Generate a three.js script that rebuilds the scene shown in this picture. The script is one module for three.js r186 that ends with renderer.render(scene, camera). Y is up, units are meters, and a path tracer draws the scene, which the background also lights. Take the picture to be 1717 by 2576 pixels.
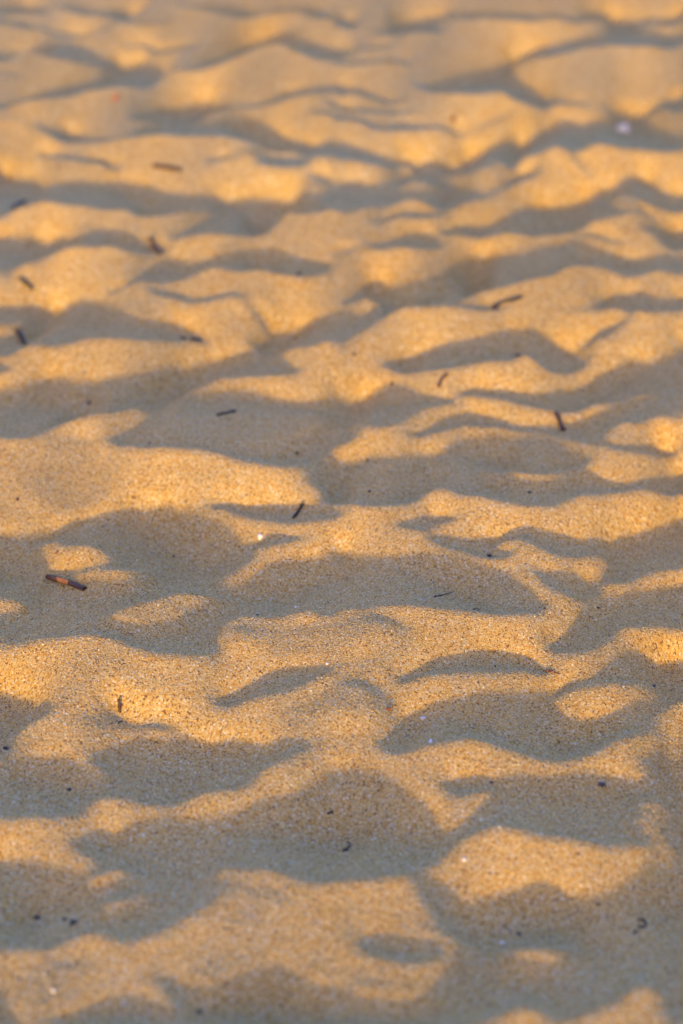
import * as THREE from 'three';
import { mergeGeometries, mergeVertices } from 'three/addons/utils/BufferGeometryUtils.js';

const scene = new THREE.Scene();
// ---- camera: kneeling photographer, short tele lens, shallow focus ---------------------------------
const EYE = 0.76, PITCH = THREE.MathUtils.degToRad(-25);
const camera = new THREE.PerspectiveCamera(26, 683 / 1024, 0.05, 400);
camera.position.set(0, EYE, 0);
camera.rotation.set(PITCH, 0, 0);
camera.focus = 1.6;
camera.userData.fStop = 4.8;
scene.add(camera);
// ---- evening sky: warm band round the low sun, clear blue overhead ---------------------------------
const SUN_AZ = 8 * Math.PI / 180, SUN_EL = 6.5 * Math.PI / 180;      // sun behind the camera's left shoulder, low
const SX = Math.sin(SUN_AZ), SZ = -Math.cos(SUN_AZ), TX = Math.cos(SUN_AZ), TZ = Math.sin(SUN_AZ);
const toSun = new THREE.Vector3(-SX * Math.cos(SUN_EL), Math.sin(SUN_EL), -SZ * Math.cos(SUN_EL));
{
  const W = 256, Hh = 128, data = new Float32Array(W * Hh * 4), d = new THREE.Vector3();
  const mixTo = (a, b, t) => a + (b - a) * t;
  for (let j = 0; j < Hh; j++) for (let i = 0; i < W; i++) {
    const phi = ((i + 0.5) / W - 0.5) * 2 * Math.PI, th = ((j + 0.5) / Hh - 0.5) * Math.PI;
    d.set(Math.cos(th) * Math.cos(phi), Math.sin(th), Math.cos(th) * Math.sin(phi));
    const up = Math.max(0, d.y), low = Math.exp(-up * 3.2), close = Math.max(0, d.dot(toSun)), away = Math.max(0, -d.dot(toSun)), near = Math.pow(close, 4), halo = Math.pow(close, 12);
    const haze = [0.165, 0.21, 0.41], zenith = [0.115, 0.21, 0.59], far = [0.72, 1.10, 2.2], glow = [0.55, 0.32, 0.08], aureole = [3.7, 2.05, 0.42];
    for (let c = 0; c < 3; c++) data[(j * W + i) * 4 + c] = d.y < -0.02 ? 0.06 : mixTo(zenith[c], haze[c], low) + glow[c] * near * (0.35 + 0.65 * low) + aureole[c] * halo + far[c] * away * low;
    data[(j * W + i) * 4 + 3] = 1;
  }
  const sky = new THREE.DataTexture(data, W, Hh, THREE.RGBAFormat, THREE.FloatType);
  sky.mapping = THREE.EquirectangularReflectionMapping; sky.magFilter = sky.minFilter = THREE.LinearFilter; sky.needsUpdate = true;
  scene.background = sky; scene.environment = sky;
}
const sun = new THREE.DirectionalLight(new THREE.Color().setRGB(1, 0.59, 0.09), 2.65);
sun.position.copy(toSun).multiplyScalar(6).add(new THREE.Vector3(0, 0, -2)); sun.target.position.set(0, 0, -2);
sun.castShadow = true; sun.shadow.radius = 4.5; sun.shadow.mapSize.set(2048, 2048);
Object.assign(sun.shadow.camera, { left: -2.5, right: 2.5, top: 2, bottom: -2, near: 0.5, far: 16 });
scene.add(sun, sun.target);
const renderer = new THREE.WebGLRenderer({ antialias: true });
renderer.toneMapping = THREE.LinearToneMapping;
renderer.toneMappingExposure = 1.78;
renderer.shadowMap.enabled = true;

function mulberry(a) { return () => { a = (a + 0x6D2B79F5) | 0; let t = Math.imul(a ^ (a >>> 15), 1 | a); t = (t + Math.imul(t ^ (t >>> 7), 61 | t)) ^ t; return ((t ^ (t >>> 14)) >>> 0) / 4294967296; }; }

// ---- wind-and-foot-worn sand relief, worked out on a grid whose rows run along the sun's rays --------
const N = 1024, CELL = 0.003, S0 = 0.6, T0 = -2.3 * Math.sin(SUN_AZ) - 1.536, TAN = Math.tan(SUN_EL);
const SPAN = N * CELL;
const P = { base: 0.12, rise: 0.16, dip: 0.3, cross: 0.1, mu: 150, stiff: 2e-6, rounds: 100, gain: 1.2, up: 0.0006, crest: 0.08, wide: 50, flat: 0.4, soft: 0.7, scoop: 0.06, bank: 0.46, even: 0.85, beach: 0.05 };
const wrapN = (i) => ((i % N) + N) % N;
function hash2(i, j, k) { let n = (i * 374761393 + j * 668265263 + k * 2147483647) | 0; n = Math.imul(n ^ (n >>> 13), 1274126177); n ^= n >>> 16; return (n >>> 0) / 4294967296; }
function vnoise(x, y, k = 0) {
  const i = Math.floor(x), j = Math.floor(y), fx = x - i, fy = y - j, u = fx * fx * (3 - 2 * fx), v = fy * fy * (3 - 2 * fy);
  const a = hash2(i, j, k), b = hash2(i + 1, j, k), c = hash2(i, j + 1, k), d = hash2(i + 1, j + 1, k);
  return a + (b - a) * u + (c - a) * v + (a - b - c + d) * u * v;
}
function fft(re, im, inv) {
  const n = re.length;
  for (let i = 1, j = 0; i < n; i++) { let bit = n >> 1; for (; j & bit; bit >>= 1) j ^= bit; j ^= bit; if (i < j) { let t = re[i]; re[i] = re[j]; re[j] = t; t = im[i]; im[i] = im[j]; im[j] = t; } }
  for (let len = 2; len <= n; len <<= 1) {
    const ang = (inv ? 2 : -2) * Math.PI / len, half = len >> 1;
    for (let k = 0; k < half; k++) {
      const c = Math.cos(ang * k), s = Math.sin(ang * k);
      for (let i = k; i < n; i += len) {
        const b = i + half, xr = re[b] * c - im[b] * s, xi = re[b] * s + im[b] * c;
        re[b] = re[i] - xr; im[b] = im[i] - xi; re[i] += xr; im[i] += xi;
      }
    }
  }
  if (inv) for (let i = 0; i < n; i++) { re[i] /= n; im[i] /= n; }
}
function fft2(re, im, inv) {
  const r = new Float64Array(N), m = new Float64Array(N);
  for (let j = 0; j < N; j++) { r.set(re.subarray(j * N, j * N + N)); m.set(im.subarray(j * N, j * N + N)); fft(r, m, inv); re.set(r, j * N); im.set(m, j * N); }
  for (let i = 0; i < N; i++) { for (let j = 0; j < N; j++) { r[j] = re[j * N + i]; m[j] = im[j * N + i]; } fft(r, m, inv); for (let j = 0; j < N; j++) { re[j * N + i] = r[j]; im[j * N + i] = m[j]; } }
}
// closed Catmull-Rom outline in metres on the ground -> filled into the exposure field
function fillOutline(field, pts, v) {
  const q = [], n = pts.length;
  for (let i = 0; i < n; i++) {
    const [a, b, c, d] = [pts[(i + n - 1) % n], pts[i], pts[(i + 1) % n], pts[(i + 2) % n]];
    for (let k = 0; k < 6; k++) {
      const t = k / 6, f = (w) => 0.5 * (2 * b[w] + (c[w] - a[w]) * t + (2 * a[w] - 5 * b[w] + 4 * c[w] - d[w]) * t * t + (3 * b[w] - a[w] - 3 * c[w] + d[w]) * t * t * t);
      const x = f(0), z = f(1);
      q.push([(x * SX + z * SZ - S0) / CELL, (x * TX + z * TZ - T0) / CELL]);
    }
  }
  let lo = 1e9, hi = -1e9; for (const p of q) { lo = Math.min(lo, p[1]); hi = Math.max(hi, p[1]); }
  for (let j = Math.max(0, Math.ceil(lo)); j <= Math.min(N - 1, hi); j++) {
    const xs = [];
    for (let i = 0; i < q.length; i++) { const a = q[i], b = q[(i + 1) % q.length]; if ((a[1] <= j) !== (b[1] <= j)) xs.push(a[0] + (j - a[1]) / (b[1] - a[1]) * (b[0] - a[0])); }
    xs.sort((a, b) => a - b);
    for (let k = 0; k + 1 < xs.length; k += 2) for (let i = Math.max(0, Math.ceil(xs[k])); i <= Math.min(N - 1, xs[k + 1]); i++) field[j * N + i] = v;
  }
}
function blur(a, sigma) {       // three box passes each way, periodic
  const r = Math.max(1, Math.round(sigma * 0.98)), w = 2 * r + 1, row = new Float64Array(N);
  for (let pass = 0; pass < 3; pass++) for (const [st, line] of [[1, N], [N, 1]]) for (let j = 0; j < N; j++) {
    const o = j * line; let sum = 0;
    for (let i = -r; i <= r; i++) sum += a[o + wrapN(i) * st];
    for (let i = 0; i < N; i++) { row[i] = sum / w; sum += a[o + wrapN(i + r + 1) * st] - a[o + wrapN(i - r) * st]; }
    for (let i = 0; i < N; i++) a[o + i * st] = row[i];
  }
}
function exposureField(outlines, edgeAt) {
  const E = new Float64Array(N * N).fill(1), out = new Float64Array(N * N);
  E.banks = new Float64Array(N * N);
  for (const o of outlines) fillOutline(o.v < 0 ? E.banks : E, o.pts, o.v < 0 ? 1 : o.v);
  for (let j = 0; j < N; j++) for (let i = 0; i < N; i++) {
    const c = j * N + i, s = S0 + i * CELL, t = T0 + j * CELL, x = s * SX + t * TX, z = s * SZ + t * TZ;
    const zc = Math.min(-0.955, Math.max(-3.34, z)), xe = edgeAt(zc), xc = Math.min(xe, Math.max(-xe, x)), off = Math.hypot(x - xc, z - zc);
    if (off === 0) { out[c] = E[c]; continue; }
    if (off < 0.03 + 0.07 * vnoise(x * 12, z * 12, 6)) {       // the same dents run on past the edge of the view
      const si = Math.round((xc * SX + zc * SZ - S0) / CELL), tj = Math.round((xc * TX + zc * TZ - T0) / CELL);
      out[c] = E[wrapN(tj) * N + wrapN(si)]; continue;
    }
    const bend = vnoise(x * 6, z * 6, 3) + 0.5 * vnoise(x * 14, z * 14, 4);   // beyond: more of the same trampled sand
    out[c] = Math.sin(2 * Math.PI * 22 * (s + 0.3 * t * (vnoise(x * 2, z * 2, 5) - 0.5)) / SPAN + 7 * bend) > 0 ? 1 : 0;
  }
  out.banks = E.banks;
  return out;
}
// the beach itself: level near the camera, then rising gently away from it
function beachSlope(z) { const d = -z; return P.beach * Math.min(1, Math.max(0, (d - 1.7) / 0.9)) * Math.min(1, Math.max(0, (14 - d) / 6)); }
const beachTable = (() => { const t = [0]; return { at(z) { const k = Math.max(0, -z) / 0.01, i = Math.min(2000, Math.floor(k)); while (t.length <= i + 1) t.push(t[t.length - 1] + 0.01 * beachSlope(-(t.length - 0.5) * 0.01)); return t[i] + (t[i + 1] - t[i]) * Math.min(1, k - i); } }; })();
const beachY = (z) => beachTable.at(z);
function reliefFrom(E) {
  // 1. wanted slope along the rays: lee faces and hollows where the sand lies in shade, rising faces where it is lit
  const G = new Float64Array(N * N), row = new Uint8Array(N);
  for (let j = 0; j < N; j++) {
    let start = 0;
    for (let i = 0; i < N; i++) row[i] = E[j * N + i] > 0.37 ? 1 : 0;
    while (start < N && row[start] === row[(start + N - 1) % N]) start++;
    if (start === N) continue;
    for (let k = 0; k < N;) {
      const lit = row[(start + k) % N]; let L = 0;
      while (k + L < N && row[(start + k + L) % N] === lit) L++;
      for (let m = 0; m < L; m++) {
        const c = j * N + (start + k + m) % N, r = (m + 0.5) / L, e = E[c], Lm = L * CELL, up = -SZ * beachSlope((S0 + (c - j * N) * CELL) * SZ + (T0 + j * CELL) * TZ);
        if (lit) { const f = Math.min(1, Math.max(0, (e - 0.45) / 0.45)); G[c] = f * (P.base + P.rise * (1 - r)) + (1 - f) * (-TAN - up + 0.03); }
        else { const A = P.dip * Math.min(1, 0.10 / (Lm + 0.02)); G[c] = -TAN - up - 0.02 - A * Math.sin(2 * Math.PI * r) * (1 - e) - 0.05 * (0.5 - e) + 0.1 * e; }
      }
      k += L;
    }
  }
  // 2. the surface that has those slopes best (least squares, long waves and cross-ray ruts held back)
  const im = new Float64Array(N * N), re = G;
  blur(re, 1);
  fft2(re, im, false);
  for (let j = 0; j < N; j++) for (let i = 0; i < N; i++) {
    const ks = 2 * Math.PI * (i < N / 2 ? i : i - N) / SPAN, kt = 2 * Math.PI * (j < N / 2 ? j : j - N) / SPAN, k2 = ks * ks + kt * kt, c = j * N + i;
    const den = ks * ks + P.cross * kt * kt + P.mu + P.stiff * k2 * k2;
    const a = re[c] * ks / den, b = im[c] * ks / den;         // multiply by -i ks
    re[c] = b; im[c] = -a;
  }
  fft2(re, im, true);
  const h = re;
  // 3. trade height between crests and the sand they shade until the shadows end where they should
  const D = new Float64Array(N * N), beach = new Float64Array(N * (N + 300));
  for (let j = 0; j < N; j++) for (let i = -300; i < N; i++) beach[j * (N + 300) + i + 300] = beachY((S0 + i * CELL) * SZ + (T0 + j * CELL) * TZ);
  for (let it = 0; it <= P.rounds; it++) {
    D.fill(0); let wrongLit = 0, wrongShade = 0;
    for (let j = 0; j < N; j++) {
      let H = -1e9, src = 0;
      for (let i = -300; i < N; i++) {
        const c = j * N + wrapN(i), y = h[c] + beach[j * (N + 300) + i + 300];
        H -= CELL * TAN;
        if (i >= 0) {
          const d = y - H, e = E[c];
          if (e > 0.65) { if (d < P.up) { if (d < 0) wrongLit++; D[c] += (P.up - d) * 0.5; D[src] -= (P.up - d) * P.crest; } }
          else if (e > 0.37) { D[c] -= Math.max(-0.004, Math.min(0.004, d - 0.0003)) * 0.4; }   // half lit: the sun just grazes it
          else { const want = 0.0012 * (1 - e); if (d > -want) { if (d >= 0) wrongShade++; D[c] -= Math.min(0.006, d + want) * 0.5; } }
        }
        if (y > H) { H = y; src = c; }
      }
    }
    if (it === P.rounds) break;
    const q = it / P.rounds;
    blur(D, q < 0.3 ? 4 : q < 0.6 ? 3 : 2);
    for (let c = 0; c < N * N; c++) h[c] += D[c] * P.gain;
    if (it % 10 === 9 && q < 0.8) { const low = h.slice(); blur(low, P.wide); for (let c = 0; c < N * N; c++) h[c] -= P.flat * low[c]; }
    if (it % 4 === 3 && q < P.soft) blur(h, 1);
  }
  // 4. scoop the shaded hollows: a long gentle fall from the crest, then a steep far wall
  D.fill(0);
  for (let j = 0; j < N; j++) {
    let start = 0;
    for (let i = 0; i < N; i++) row[i] = E[j * N + i] > 0.37 ? 1 : 0;
    while (start < N && row[start] === row[(start + N - 1) % N]) start++;
    if (start === N) continue;
    for (let k = 0; k < N;) {
      const lit = row[(start + k) % N]; let L = 0;
      while (k + L < N && row[(start + k + L) % N] === lit) L++;
      if (lit) {                                              // lit faces run evenly up to the next crest
        const a = h[j * N + (start + k) % N], b = h[j * N + (start + k + L - 1) % N];
        for (let m = 0; m < L; m++) { const c = j * N + (start + k + m) % N; D[c] = P.even * Math.min(1, Math.max(0, (E[c] - 0.6) / 0.3)) * (h[c] - a - (b - a) * m / Math.max(1, L - 1)); }
      } else {
        let bank = 0; for (let m = 0; m < L; m++) bank += E.banks[j * N + (start + k + m) % N];
        if (bank > 2 && bank < L - 1) {                       // a steep bank inside the shade: the floor falls towards it
          let rise = P.bank, fall = rise * bank / (L - bank), y = 0;
          if (fall > 0.4) { rise *= 0.4 / fall; fall = 0.4; }
          for (let m = 0; m < L; m++) { const c = j * N + (start + k + m) % N; y += CELL * (E.banks[c] ? -rise : fall); D[c] = Math.max(0, y); }
        } else for (let m = 0; m < L; m++) {
          const r = (m + 0.5) / L, depth = P.scoop * Math.min(L * CELL, 0.13);
          D[j * N + (start + k + m) % N] = depth * Math.pow(Math.sin(Math.PI * Math.pow(r, 1.5)), 1.2);
        }
      }
      k += L;
    }
  }
  blur(D, 1.6);
  for (let c = 0; c < N * N; c++) h[c] -= D[c];
  return h;
}
function heightAt(h, x, z) {
  const fs = (x * SX + z * SZ - S0) / CELL, ft = (x * TX + z * TZ - T0) / CELL, i = Math.floor(fs), j = Math.floor(ft), u = fs - i, v = ft - j;
  const cub = (p0, p1, p2, p3, w) => p1 + 0.5 * w * (p2 - p0 + w * (2 * p0 - 5 * p1 + 4 * p2 - p3 + w * (3 * (p1 - p2) + p3 - p0)));
  const i0 = wrapN(i - 1), i1 = wrapN(i), i2 = wrapN(i + 1), i3 = wrapN(i + 2), r = (k) => { const o = wrapN(k) * N; return cub(h[o + i0], h[o + i1], h[o + i2], h[o + i3], u); };
  return beachY(z) + cub(r(j - 1), r(j), r(j + 1), r(j + 2), v);
}

// ---- hollows and lee faces of the sand, centimetres on the ground; 0 = deep shade, 1 = full sun ------
const outlines = [];
function shade(v, cm) { const pts = []; for (let i = 0; i < cm.length; i += 2) pts.push([cm[i] / 100, cm[i + 1] / 100]); outlines.push({ v, pts }); }
const bank = (cm) => shade(-1, cm);
shade(0, [-50.3, -325.6, -48.8, -330.5, -46.1, -331.9, -42.7, -324.8, -43.1, -321.6, -46.3, -322.0, -49.7, -321.1]);
shade(0, [-41.8, -325.4, -39.5, -328.9, -34.9, -328.5, -29.9, -330.6, -28.8, -324.1, -30.3, -322.8, -34.3, -321.3, -37.3, -320.2, -40.0, -322.1]);
shade(0, [-49.1, -316.9, -47.2, -318.9, -44.5, -317.4, -42.8, -314.4, -44.2, -312.5, -46.3, -312.5, -48.6, -313.4]);
shade(0.2, [-42.6, -314.6, -40.7, -314.4, -38.0, -315.4, -35.2, -315.3, -33.1, -319.3, -32.8, -325.6, -32.4, -321.5, -33.1, -315.7, -35.1, -313.0, -37.9, -313.3, -40.6, -312.6, -42.1, -313.0]);
shade(0, [-32.6, -325.8, -29.6, -319.1, -25.9, -319.4, -25.0, -318.9, -27.0, -316.5, -30.0, -315.6, -31.3, -316.8]);
shade(0, [-23.2, -325.4, -21.4, -327.4, -15.6, -329.6, -11.7, -326.3, -8.8, -328.6, -3.7, -329.6, -1.5, -325.5, 0.5, -323.3, 0.5, -320.7, -2.7, -317.7, -5.9, -320.8, -9.1, -321.6, -12.2, -320.8, -16.2, -317.9, -19.7, -319.9]);
shade(0, [-47.1, -302.2, -45.4, -305.7, -42.9, -307.2, -39.9, -309.7, -37.7, -311.1, -35.6, -309.1, -33.1, -305.7, -30.4, -306.5, -28.0, -306.9, -27.3, -305.5, -24.5, -300.7, -22.3, -294.1, -19.6, -297.6, -16.4, -306.4, -13.7, -313.4, -10.7, -316.2, -7.9, -314.9, -6.4, -312.2, -3.8, -310.5, -0.8, -309.0, 0.5, -307.7, 0.5, -302.0, -2.0, -296.2, -4.9, -297.5, -7.4, -300.2, -8.6, -300.7, -10.9, -300.1, -13.5, -297.5, -16.6, -294.4, -19.9, -292.7, -23.4, -292.4, -24.7, -290.1, -26.3, -284.2, -30.5, -281.2, -33.2, -280.0, -35.8, -278.2, -38.4, -277.5, -40.6, -277.1, -42.2, -276.4, -43.4, -275.2, -43.9, -279.1, -42.3, -281.9, -40.9, -284.5, -37.7, -288.1, -34.4, -292.3, -32.2, -295.9, -31.1, -303.2, -33.4, -298.6, -36.1, -296.6, -38.9, -296.3, -41.5, -298.0, -43.6, -298.4, -46.2, -296.4]);
shade(0.15, [-30.8, -309.8, -28.3, -311.2, -25.3, -310.6, -22.4, -309.2, -19.8, -304.8, -21.5, -303.4, -24.4, -306.1, -26.8, -309.4, -28.3, -310.3]);
shade(0, [-26.3, -272.4, -24.8, -279.8, -22.2, -284.3, -19.6, -287.5, -17.4, -287.9, -14.8, -282.9, -12.3, -281.6, -9.5, -283.9, -6.7, -288.3, -3.6, -288.6, -0.8, -289.4, 0.4, -289.4, 0.4, -287.5, -1.9, -283.0, -4.7, -280.5, -7.8, -279.2, -10.9, -280.1, -14.1, -280.5, -16.0, -277.7, -18.4, -275.3, -21.3, -277.4, -24.3, -272.9]);
shade(0, [-38.2, -271.9, -36.3, -270.6, -33.7, -271.9, -31.5, -268.5, -28.4, -266.0, -25.8, -266.6, -23.8, -271.5, -21.3, -277.4, -16.6, -274.3, -13.5, -277.4, -11.6, -277.3, -9.9, -275.1, -7.5, -272.5, -4.5, -269.7, 0.4, -265.8, 0.4, -258.8, -2.3, -256.3, -4.9, -262.6, -7.3, -263.0, -9.7, -262.0, -11.8, -261.4, -14.9, -261.5, -18.1, -261.0, -21.2, -261.5, -24.5, -262.3, -27.2, -263.1, -30.1, -263.6, -32.7, -265.0, -35.3, -267.0, -37.1, -268.8]);
shade(0, [-37.7, -264.9, -34.9, -263.6, -31.9, -260.3, -29.3, -259.6, -26.6, -256.8, -28.2, -257.0, -31.2, -257.6, -34.1, -261.0, -36.8, -264.4]);
shade(0.25, [-14.7, -257.1, -12.1, -257.2, -8.3, -261.0, -4.3, -260.9, -4.3, -255.2, -8.2, -254.8, -10.0, -255.8, -9.8, -258.2, -13.4, -256.2, -15.6, -254.8]);
shade(0.4, [-43.1, -272.5, -41.3, -273.2, -40.2, -273.0, -41.4, -272.2, -43.0, -271.8]);
shade(0.3, [-3.5, -276.4, 0.4, -276.1, 0.4, -274.6, -1.8, -273.6]);
shade(0.4, [-45.9, -293.0, -42.9, -290.8, -42.8, -289.7, -45.5, -290.3]);
shade(0, [-0.4, -324.1, 1.5, -324.1, 2.3, -318.5, 1.2, -314.6, -0.4, -315.8]);
shade(0, [7.5, -322.8, 10.8, -328.1, 14.3, -328.9, 17.7, -325.5, 22.3, -326.0, 27.0, -325.6, 30.5, -324.8, 34.3, -324.0, 37.1, -330.3, 40.7, -332.8, 44.0, -330.0, 47.0, -328.3, 51.1, -330.5, 49.7, -320.2, 44.5, -323.8, 42.9, -328.9, 44.0, -320.0, 46.9, -318.6, 48.8, -314.6, 47.9, -307.7, 44.5, -300.5, 42.1, -300.4, 38.5, -300.2, 34.0, -299.1, 31.8, -298.2, 28.8, -297.1, 26.1, -299.9, 23.9, -302.0, 23.0, -301.2, 24.3, -296.1, 26.5, -290.7, 28.4, -285.1, 31.5, -283.3, 30.1, -281.9, 27.5, -281.8, 25.1, -279.3, 23.0, -278.2, 21.2, -279.4, 19.5, -279.4, 16.7, -278.2, 13.9, -278.4, 11.7, -279.9, 10.2, -284.3, 9.9, -286.8, 12.0, -290.0, 14.4, -294.0, 17.8, -299.5, 21.6, -305.2, 24.5, -309.7, 27.5, -311.2, 30.6, -311.2, 33.9, -313.0, 37.1, -314.9, 39.2, -322.2, 36.4, -319.5, 33.0, -317.0, 29.9, -317.4, 26.7, -316.3, 23.6, -315.8, 20.1, -315.0, 16.7, -314.6, 14.5, -320.0, 13.5, -320.6, 13.7, -309.8, 10.0, -307.7, 6.7, -310.2, 4.9, -311.7, 7.1, -318.1]);
shade(0, [-0.4, -308.2, 3.0, -306.4, 6.0, -307.0, 7.2, -305.6, 6.3, -303.9, 3.6, -303.2, 1.2, -305.6, -0.4, -307.0]);
shade(0, [-0.4, -297.3, 2.9, -298.9, 6.5, -298.3, 8.5, -298.3, 9.3, -294.1, 8.2, -294.2, 5.3, -294.5, 2.3, -294.4, -0.4, -294.9]);
shade(0, [-0.4, -289.2, 1.4, -288.4, 3.4, -286.3, 6.7, -281.7, 6.1, -280.2, 3.3, -282.1, 1.1, -283.5, -0.4, -282.9]);
shade(0, [-0.4, -275.9, 1.6, -274.1, 3.5, -272.6, 5.4, -270.8, 8.1, -272.9, 10.8, -271.2, 13.0, -271.3, 15.2, -272.3, 13.5, -270.2, 10.2, -268.5, 7.5, -267.6, 4.8, -267.4, 3.2, -269.6, 1.6, -270.8, -0.4, -272.2]);
shade(0.4, [15.2, -271.9, 18.7, -274.7, 21.6, -277.5, 22.8, -278.1, 20.9, -275.6, 17.5, -272.3]);
shade(0.35, [-0.4, -280.1, 3.3, -278.0, 7.7, -277.3, 8.2, -275.9, 4.9, -275.1, -0.4, -278.0]);
shade(0, [34.6, -282.6, 37.0, -285.7, 39.9, -285.8, 41.8, -285.5, 43.5, -287.6, 45.2, -287.6, 43.5, -275.6, 41.9, -279.9, 39.8, -282.3, 39.2, -280.2, 40.6, -273.8, 42.3, -267.1, 41.1, -257.9, 36.0, -258.8, 32.8, -258.1, 30.2, -258.6, 27.2, -257.3, 23.3, -257.8, 21.5, -259.0, 19.0, -255.1, 17.0, -262.9, 15.0, -268.1, 16.1, -269.1, 18.3, -269.5, 21.8, -272.5, 24.7, -274.5, 26.5, -277.2, 28.4, -278.8, 31.1, -278.5, 34.6, -279.5]);
shade(0, [-0.4, -266.4, 1.5, -265.2, 3.9, -262.8, 6.0, -262.1, 7.7, -264.0, 9.0, -264.1, 11.9, -264.5, 15.5, -267.1, 18.0, -255.2, 16.4, -254.1, 14.6, -258.4, 12.1, -262.1, 9.9, -260.3, 8.6, -261.5, 7.0, -260.9, 5.2, -256.9, 2.6, -255.8, 1.0, -256.4, -0.3, -256.3]);
shade(0.4, [26.9, -256.8, 28.9, -255.8, 29.8, -254.1, 28.2, -253.9, 26.3, -255.5]);
shade(0, [-41.8, -262.4, -39.4, -261.9, -37.0, -259.9, -34.2, -254.6, -31.5, -253.4, -28.9, -253.4, -25.9, -254.0, -23.3, -252.9, -19.9, -249.9, -16.8, -249.0, -14.4, -250.4, -11.8, -250.8, -9.3, -250.9, -6.0, -251.0, -2.9, -247.1, -1.7, -248.4, 0.4, -251.8, 0.4, -237.3, -1.6, -234.9, -4.0, -234.6, -6.7, -235.6, -8.7, -231.5, -12.0, -230.2, -15.3, -230.4, -18.2, -231.8, -16.9, -235.8, -14.9, -241.7, -14.2, -245.6, -16.4, -241.6, -19.1, -237.6, -21.4, -235.9, -23.7, -237.9, -25.9, -238.0, -28.4, -238.8, -30.9, -239.5, -33.4, -240.3, -35.8, -239.4, -37.3, -239.4, -38.5, -239.5]);
shade(0, [-37.9, -235.0, -35.6, -233.9, -33.4, -235.4, -30.9, -234.9, -28.7, -233.1, -27.1, -234.3, -25.2, -234.3, -23.3, -232.7, -22.0, -230.8, -20.8, -230.5, -19.4, -229.5, -20.3, -227.7, -22.4, -224.8, -24.2, -225.2, -26.5, -224.8, -28.8, -225.0, -30.4, -224.3, -32.2, -222.1, -34.0, -221.5, -35.6, -219.2]);
shade(0, [-23.7, -217.6, -22.2, -218.6, -21.1, -221.3, -20.1, -224.8, -18.8, -227.3, -17.6, -227.4, -16.4, -225.5, -14.1, -225.7, -11.8, -225.8, -10.0, -227.4, -8.2, -228.4, -6.5, -227.3, -4.4, -225.7, -1.5, -225.0, -0.8, -223.3, -1.7, -219.5, -3.8, -217.1, -6.0, -216.8, -8.3, -217.2, -10.5, -217.1, -13.7, -218.1, -15.8, -216.8, -17.6, -216.2, -19.4, -216.2, -21.6, -216.0]);
shade(0.3, [-19.6, -215.3, -17.9, -213.8, -16.3, -213.6, -14.6, -212.5, -12.9, -213.1, -10.7, -212.4, -10.0, -211.3, -12.4, -210.1, -14.6, -210.3, -16.8, -211.1, -18.4, -211.7]);
shade(0, [-35.1, -214.5, -33.2, -215.8, -31.6, -217.4, -29.5, -217.9, -27.1, -217.0, -25.2, -216.5, -23.9, -214.4, -22.0, -210.3, -20.0, -207.0, -17.4, -207.2, -15.6, -207.4, -14.3, -206.1, -13.1, -203.6, -14.2, -203.9, -17.2, -201.2, -20.1, -199.1, -24.3, -198.7, -25.3, -198.4, -26.3, -198.1, -28.3, -197.9, -30.5, -198.6, -33.1, -200.4, -33.9, -205.9, -32.4, -207.3, -31.3, -210.9, -31.7, -211.9, -33.0, -210.2, -34.3, -208.6]);
shade(0, [-7.0, -209.0, -5.3, -210.4, -3.2, -211.2, -1.4, -211.3, 0.3, -211.2, 0.3, -202.1, -1.8, -197.8, -4.4, -203.6, -7.0, -207.2, -7.8, -206.6]);
shade(0.4, [-10.3, -212.5, -8.5, -210.3, -6.6, -210.1, -7.3, -209.3, -9.1, -209.2, -10.7, -210.3]);
shade(0.4, [-3.8, -253.6, -2.2, -253.2, -0.7, -251.2, -1.7, -248.1, -3.0, -252.2]);
shade(0, [-0.3, -251.4, 3.8, -251.9, 6.1, -254.5, 7.2, -257.8, 8.6, -260.2, 11.6, -263.2, 12.6, -260.6, 13.9, -255.7, 16.0, -247.8, 18.1, -249.1, 20.5, -254.7, 22.5, -255.9, 23.0, -253.3, 20.9, -251.0, 18.6, -248.4, 16.3, -244.5, 13.8, -242.0, 11.7, -240.5, 9.8, -241.9, 6.4, -241.8, 2.4, -236.7, -0.3, -235.3]);
shade(1, [6.3, -252.5, 8.1, -250.8, 10.7, -251.1, 12.6, -255.4, 11.6, -251.0, 9.0, -247.3, 7.0, -249.4]);
shade(0.25, [3.3, -233.8, 5.3, -238.1, 7.7, -239.2, 10.2, -239.9, 11.6, -239.2, 10.1, -237.3, 7.2, -236.5, 4.8, -235.3, 3.6, -233.2]);
shade(0, [3.0, -227.6, 4.9, -230.4, 6.4, -232.3, 8.4, -234.0, 10.0, -233.8, 10.5, -231.9, 10.3, -228.1, 8.3, -226.0, 5.8, -226.2, 3.7, -226.1]);
shade(0.4, [-0.3, -226.5, 0.9, -227.4, 2.8, -227.5, 3.0, -225.9, 1.4, -225.2, -0.3, -224.7]);
shade(0, [11.3, -234.9, 12.7, -237.1, 15.5, -239.4, 18.2, -242.2, 20.4, -245.9, 22.7, -248.7, 25.2, -249.1, 28.2, -251.0, 30.6, -251.9, 32.9, -253.1, 34.3, -254.4, 36.2, -255.4, 37.8, -252.2, 40.3, -251.0, 39.2, -243.3, 37.1, -242.3, 34.9, -241.5, 32.7, -242.4, 31.0, -244.8, 30.5, -241.6, 31.9, -237.3, 34.7, -239.9, 33.4, -237.4, 30.2, -234.9, 28.0, -234.6, 27.1, -234.9, 25.8, -233.9, 23.4, -233.4, 21.5, -232.8, 20.4, -232.2, 18.1, -233.2, 15.3, -233.5, 12.9, -233.1, 11.6, -232.9]);
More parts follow.
